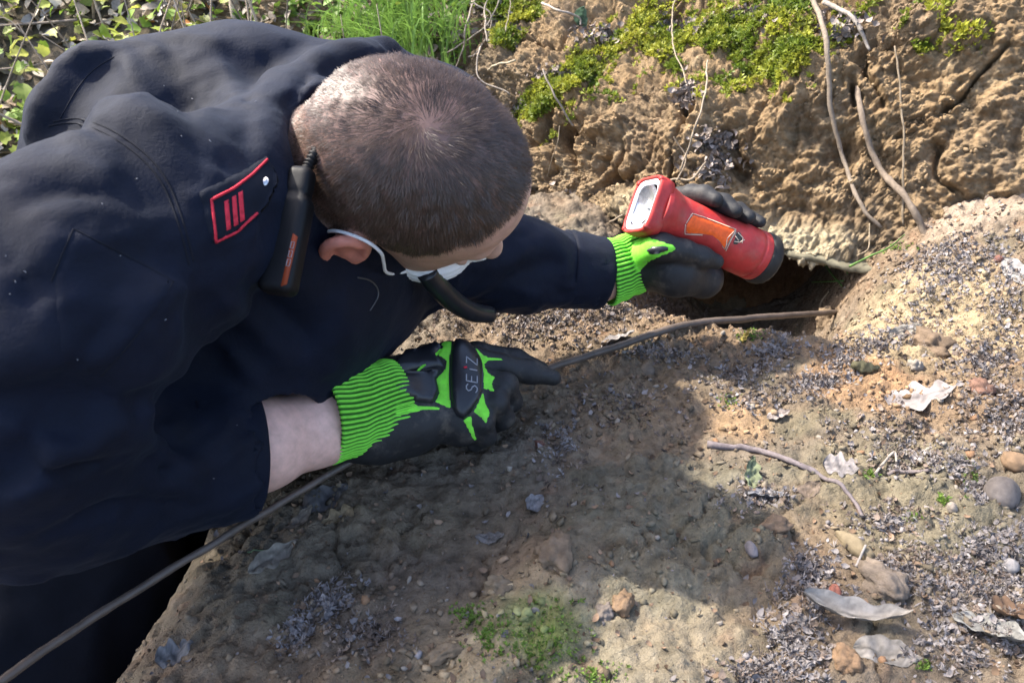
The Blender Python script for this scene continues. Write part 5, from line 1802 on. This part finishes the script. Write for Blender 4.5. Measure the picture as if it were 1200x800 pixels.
# pale dead litter among the moss
lit = [(650, 88, 20, 10), (615, 125, 16, 14), (700, 40, 30, 12), (800, 32, 30, 10), (805, 110, 14, 20), (840, 190, 30, 22), (835, 165, 24, 12), (985, 30, 30, 16), (640, 245, 60, 20), (880, 20, 30, 10), (570, 20, 40, 30)]
pile = Pile()
for cx, cy, rx, ry in lit:
    P_, N_ = [], []
    for a, b in rng.normal(size=(130, 2)) * 0.5:
        h = raypx(BBVH, cx + a * rx, cy + b * ry)
        if h: P_.append(h[0] + h[1] * 0.004); N_.append(h[1])
    if P_:
        m = len(P_)
        flakes(pile, np.array(P_), np.array(N_), rng.uniform(0.004, 0.011, m), np.array([0.26, 0.215, 0.185]) * rng.uniform(0.4, 1.3, (m, 1)))
tag(pile.build('bank_litter', M['leaf_litter']), 'pale dead leaf scraps caught on the moss and bank', 'litter', kind='stuff')
# small green film on the soil
pile = Pile()
for cx, cy, rx, ry, n in ((640, 755, 46, 44, 230), (575, 740, 30, 30, 140), (550, 720, 20, 10, 90), (700, 790, 30, 12, 80), (855, 470, 12, 8, 60), (880, 393, 14, 6, 70), (1070, 605, 10, 5, 60), (1105, 585, 8, 6, 40), (1085, 780, 10, 6, 50), (1020, 555, 8, 4, 40), (1140, 560, 10, 20, 40), (1040, 290, 30, 6, 120)):
    P_, N_ = px_cluster(cx, cy, rx, ry, n)
    if len(P_):
        tufts(pile, P_, N_, rng.uniform(0.0016, 0.0040, len(P_)), np.array([0.15, 0.24, 0.04]) * rng.uniform(0.6, 1.3, (len(P_), 1)))
tag(pile.build('soil_moss', M['foliage'], smooth=False), 'tiny green moss shoots on the sunlit soil', 'moss', kind='stuff')


def blade_grass(name, centers, n, hgt, colr, label, spread=0.09):
    pile = Pile()
    for c in centers:
        for _ in range(n):
            b = c + np.append(rng.normal(size=2) * spread, 0)
            d = np.append(rng.normal(size=2) * 0.55 + (0.15, -0.25), 0)
            h_ = hgt * rng.uniform(0.5, 1.25)
            w = rng.uniform(0.0014, 0.0028)
            t = np.linspace(0, 1, 6)[:, None]
            path = b + np.array([0, 0, 1]) * h_ * (t - 0.42 * t ** 2.2) + d * h_ * 0.75 * t ** 2
            sd = unit(np.cross(d + (0, 0, 0.5), (0.2, 0.9, 0.3))) * w
            ws = (1 - t ** 2) + 0.05
            V = np.hstack([path - sd * ws, path + sd * ws]).reshape(-1, 3)
            pile.add(V, grid_faces(6, 2), None, np.array(colr) * rng.uniform(0.6, 1.4))
    return tag(pile.build(name, M['foliage']), label, 'grass', kind='stuff')


gc = []
for px_, py_ in ((420, 40), (455, 45), (490, 45), (525, 50), (440, 15), (480, 10), (515, 15), (470, 55)):
    h = raypx(BBVH, px_, py_ + 20)
    if h is not None: gc.append(h[0])
blade_grass('grass', gc, 95, 0.16, (0.15, 0.26, 0.05), 'tuft of long bright green grass behind the head', 0.055)

# undergrowth on the hillside: ivy-like leaves, dead leaves, twigs
def leaf_base(kind):
    if kind == 0:
        o = [(0, -1), (0.45, -0.75), (0.9, -0.25), (0.55, 0.1), (0.6, 0.55), (0.2, 0.5), (0, 1.1), (-0.2, 0.5), (-0.6, 0.55), (-0.55, 0.1), (-0.9, -0.25), (-0.45, -0.75)]
    else:
        o = [(0, -1), (0.35, -0.6), (0.5, 0), (0.35, 0.6), (0, 1), (-0.35, 0.6), (-0.5, 0), (-0.35, -0.6)]
    V = [(0, 0, 0.0)] + [(a, b, 0.25 * abs(a) - 0.15 * b * b) for a, b in o]
    n = len(o)
    return np.array(V, float), np.array([(0, 1 + k, 1 + (k + 1) % n) for k in range(n)])


LB0, LB1 = leaf_base(0), leaf_base(1)


def hill_points(n, x0, x1, y0, y1):
    x = rng.uniform(x0, x1, n)
    y = rng.uniform(y0, y1, n)
    return np.column_stack([x, y, hill_height(x, y)])


def leaves(pile, base, P_, size, cols, tilt=0.5, up=(0, -0.35, 1.0)):
    n = len(P_)
    nn = np.array(up) + tilt * rng.normal(size=(n, 3))
    nn /= np.linalg.norm(nn, axis=1)[:, None]
    pile.many(base[0], None, base[1], frames(nn) * size[:, None, None], P_, cols)


P_ = hill_points(7500, -2.6, 0.0, 1.25, 3.7)
k_ = fbm(P_, 2.2, 3, off=33) + 0.25 * rng.random(len(P_)) > 0.05
Pg = P_[k_]
pile = Pile()
cg = np.array([0.18, 0.29, 0.04]) + (np.array([0.48, 0.48, 0.10]) - np.array([0.18, 0.29, 0.04])) * rng.random((len(Pg), 1)) ** 1.5
cg = cg * rng.uniform(0.45, 1.2, (len(Pg), 1))
leaves(pile, LB0, Pg + np.column_stack([np.zeros((len(Pg), 2)), rng.uniform(0.0, 1.0, len(Pg)) ** 2 * 0.22]), rng.uniform(0.012, 0.028, len(Pg)), cg, 0.55)
tag(pile.build('ground_cover', M['foliage'], smooth=False), 'sunlit green creeping leaves covering the slope behind the person', 'plants', kind='stuff')
Pd = hill_points(6500, -2.6, 0.0, 1.25, 3.7)
pile = Pile()
cd = np.array([[0.30, 0.25, 0.20], [0.40, 0.36, 0.33], [0.34, 0.15, 0.05], [0.22, 0.16, 0.11], [0.42, 0.37, 0.30]])[rng.choice(5, len(Pd), p=[.25, .27, .12, .16, .20])] * rng.uniform(0.45, 1.35, (len(Pd), 1))
leaves(pile, LB1, Pd + (0, 0, 0.012), rng.uniform(0.015, 0.036, len(Pd)), cd, 0.6)
tag(pile.build('fallen_leaves', M['leaf_litter'], smooth=False), 'pale brown fallen leaves littering the slope behind the person', 'leaves', kind='stuff')
pile = Pile()
for _ in range(420):
    a = hill_points(1, -2.4, 0.1, 1.3, 3.5)[0] + (0, 0, rng.uniform(0.01, 0.08))
    d = rng.normal(size=3) * (1, 0.8, 0.25)
    d = unit(d) * rng.uniform(0.08, 0.35)
    path = spline([a, a + d * 0.5 + rng.normal(size=3) * 0.02, a + d], 7)
    V, Q, T = tube_arrays(path, rng.uniform(0.0015, 0.004), 5)
    pile.add(V, Q, T, np.array([0.28, 0.23, 0.19]) * rng.uniform(0.5, 1.3))
for _ in range(150):
    a = hill_points(1, -2.3, -0.1, 1.7, 3.3)[0]
    d = unit(rng.normal(size=3) * (0.35, 0.3, 0) + (0, 0, 1)) * rng.uniform(0.25, 0.8)
    path = spline([a, a + d * 0.5 + rng.normal(size=3) * 0.02, a + d], 8)
    V, Q, T = tube_arrays(path, np.linspace(rng.uniform(0.002, 0.005), 0.001, 8), 5)
    pile.add(V, Q, T, np.array([0.26, 0.21, 0.16]) * rng.uniform(0.5, 1.5))
tag(pile.build('brushwood', M['bark']), 'thin dry twigs strewn over the slope behind the person', 'twigs', kind='stuff')


def sapling(px, py, d, r, hgt, lean, colr, label, nb=5, leafy=30):
    b = at(px, py, d)
    b[2] = hill_height(np.array([b[0]]), np.array([b[1]]))[0] - 0.02
    root_ = tag(empty('sapling', b), label, 'sapling', 'thin stems behind the person')
    n = 16
    t = np.linspace(0, 1, n)[:, None]
    path = np.array([lean, 0.02, 0]) * t * hgt + np.array([0, 0, hgt]) * t + 0.012 * np.column_stack([perlin(np.column_stack([t[:, 0] * 4 + px, t[:, 0], t[:, 0]])), perlin(np.column_stack([t[:, 0] * 4, t[:, 0] + px, t[:, 0]])), np.zeros(n)])
    V, Q, T = tube_arrays(path, r * (1 - 0.6 * t[:, 0]), 10, 0.04)
    mesh_np('trunk', V, Q, M['bark'], root_, tri=T, cols=np.array(colr) * (1 + 0.3 * fbm(V, 60, 2)[:, None]))
    lp = Pile()
    for k in range(nb):
        s0 = path[int(rng.uniform(0.3, 0.95) * (n - 1))]
        e = s0 + unit(rng.normal(size=3) * (1, 1, 0.3) + (0, 0, 0.6)) * hgt * rng.uniform(0.15, 0.35)
        br = spline([s0, (s0 + e) / 2 + rng.normal(size=3) * 0.03, e], 8)
        V, Q, T = tube_arrays(br, np.linspace(r * 0.35, r * 0.12, 8), 6)
        mesh_np('branch', V, Q, M['bark'], root_, tri=T, cols=np.tile(np.array(colr), (len(V), 1)))
        m = leafy
        pos = br[rng.integers(2, 8, m)] + rng.normal(size=(m, 3)) * 0.05
        leaves(lp, LB1, pos, rng.uniform(0.015, 0.03, m), np.array([0.2, 0.28, 0.05]) * rng.uniform(0.6, 1.3, (m, 1)), 1.0)
    lp.build('crown', M['foliage'], root_, smooth=False)


sapling(284, 60, 2.35, 0.016, 1.4, 0.0, (0.40, 0.34, 0.28), 'thickest straight pale stem standing on the slope behind the jacket')
sapling(266, 60, 2.45, 0.009, 1.2, -0.02, (0.20, 0.16, 0.13), 'thin dark stem close beside the thickest pale stem')
sapling(318, 60, 2.5, 0.012, 1.1, 0.22, (0.30, 0.25, 0.2), 'leaning brown stem right of the thickest pale stem')
sapling(349, 60, 2.4, 0.009, 1.2, 0.03, (0.36, 0.29, 0.24), 'thin crooked stem beside the dark evergreen shrub')
sapling(527, 90, 2.0, 0.007, 1.2, -0.01, (0.36, 0.32, 0.2), 'thin straw coloured stem rising behind the head', 3, 10)

# dark evergreen shrub
sb = at(385, 40, 2.6)
sb[2] = hill_height(sb[:1], sb[1:2])[0]
shrub = tag(empty('evergreen_shrub', sb), 'dark evergreen shrub growing between the thin stems and the grass', 'shrub')
pile = Pile()
m = 1500
pos = rng.normal(size=(m, 3)) * (0.14, 0.14, 0.16) + (0, 0, 0.22)
leaves(pile, LB1, pos, rng.uniform(0.012, 0.024, m), np.array([0.035, 0.075, 0.02]) * rng.uniform(0.5, 2.2, (m, 1)), 1.0)
pile.build('crown', M['foliage'], shrub, smooth=False)
for _ in range(6):
    V, Q, T = tube_arrays(spline([(0, 0, -0.02), rng.normal(size=3) * (0.05, 0.05, 0.02) + (0, 0, 0.15), rng.normal(size=3) * (0.12, 0.12, 0.03) + (0, 0, 0.35)], 8), 0.005, 6)
    mesh_np('stem', V, Q, M['bark'], shrub, tri=T, cols=np.tile(np.array([0.12, 0.09, 0.07]), (len(V), 1)))

pick = rng.choice(np.nonzero((BP[:, 0] < -0.12) & (BP[:, 2] > -0.1) & (BP[:, 2] < 0.9))[0], 2600)
pile = Pile()
cb = np.where(rng.random((2600, 1)) < 0.6, np.array([[0.15, 0.24, 0.04]]), np.array([[0.27, 0.22, 0.17]])) * rng.uniform(0.5, 1.5, (2600, 1))
leaves(pile, LB1, BP[pick] + BNf.reshape(-1, 3)[pick] * 0.012, rng.uniform(0.009, 0.024, 2600), cb, 0.7)
tag(pile.build('creeping_plants', M['foliage'], smooth=False), 'small creeping leaves on the earth behind the collar', 'plants', kind='stuff')

# unseen tree at the left, added to throw dappled shade and break up shadow edges
tb_ = np.array([-3.7, 0.5, -0.85])
tree = tag(empty('added_shade_tree', tb_), 'unseen leafy tree added for dappled shade over the mound, outside the picture', 'tree')
trunk = spline([(0, 0, -0.05), (0.05, 0.05, 1.2), (0.2, 0.1, 2.6), (0.4, 0.2, 4.0), (0.6, 0.3, 5.2)], 30)
V, Q, T = tube_arrays(trunk, np.linspace(0.10, 0.03, 30), 12, 0.03)
mesh_np('trunk', V, Q, M['bark'], tree, tri=T, cols=np.tile((0.2, 0.16, 0.13), (len(V), 1)))
lp = Pile()
tgt = [(-0.30, 0.30), (-0.42, 0.42), (-0.16, 0.22), (-0.28, 0.50), (0.80, 0.36), (0.62, 0.50), (0.42, 0.36), (0.95, 0.55), (0.30, 0.25), (0.75, 0.68)]  # ground spots that the added leaf clusters are aimed to shade
for k_, (gx_, gy_) in enumerate(tgt):
    tz = rng.uniform(3.2, 4.4)
    e = np.array([gx_, gy_, 0]) + SUN_DIR / SUN_DIR[2] * tz - tb_
    s0 = trunk[int(rng.uniform(0.55, 0.95) * 29)]
    br = spline([s0, (s0 + e) / 2 + (0, 0, 0.15) + rng.normal(size=3) * 0.06, e], 14)
    V, Q, T = tube_arrays(br, np.linspace(0.02, 0.005, 14), 7)
    mesh_np('branch', V, Q, M['bark'], tree, tri=T, cols=np.tile((0.2, 0.16, 0.13), (len(V), 1)))
    m = 60 if k_ < 4 else 26
    pos = e + rng.normal(size=(m, 3)) * (0.13, 0.11, 0.13)
    leaves(lp, LB1, pos, rng.uniform(0.03, 0.055, m), np.array([0.1, 0.17, 0.03]) * rng.uniform(0.6, 1.4, (m, 1)), 0.9, up=(-0.5, 0.1, 0.8))
lp.build('crown', M['foliage'], tree, smooth=False)


# flat stone ledge over the burrow mouth
lc_ = at(992, 299, 1.325)
gxx = np.linspace(-1, 1, 60)
dirx = unit(np.array([0.80, -0.42, 0.0]))
diry = np.array([-dirx[1], dirx[0], 0])
th = np.linspace(0, 2 * np.pi, 24, endpoint=False)
V = []
for u in gxx:
    e_ = max(0.05, 1 - abs(u) ** 6)
    r_ = rsq(th, 3.5)
    V.append(lc_ + dirx * u * 0.115 + diry * (0.05 * e_ * r_ * np.cos(th))[:, None] + np.array([0, 0, 1]) * (0.0085 * e_ * r_ * np.sin(th))[:, None])
V = np.vstack(V)
V = V + 0.007 * np.stack([fbm(V, 40, 4, off=3 * k) for k in range(3)], 1)
V = V + 0.006 * np.stack([fbm(V, 12, 2, off=3 * k + 40) for k in range(3)], 1)
o = mesh_np('stone_ledge', V - lc_, grid_faces(60, 24, True), M['stone'], cols=np.array([0.125, 0.112, 0.075]) * (1 + 0.7 * fbm(V, 45, 4)[:, None]))
o.location = lc_
tag(o, 'flat pale grey-green stone ledge over the burrow mouth', 'stone')
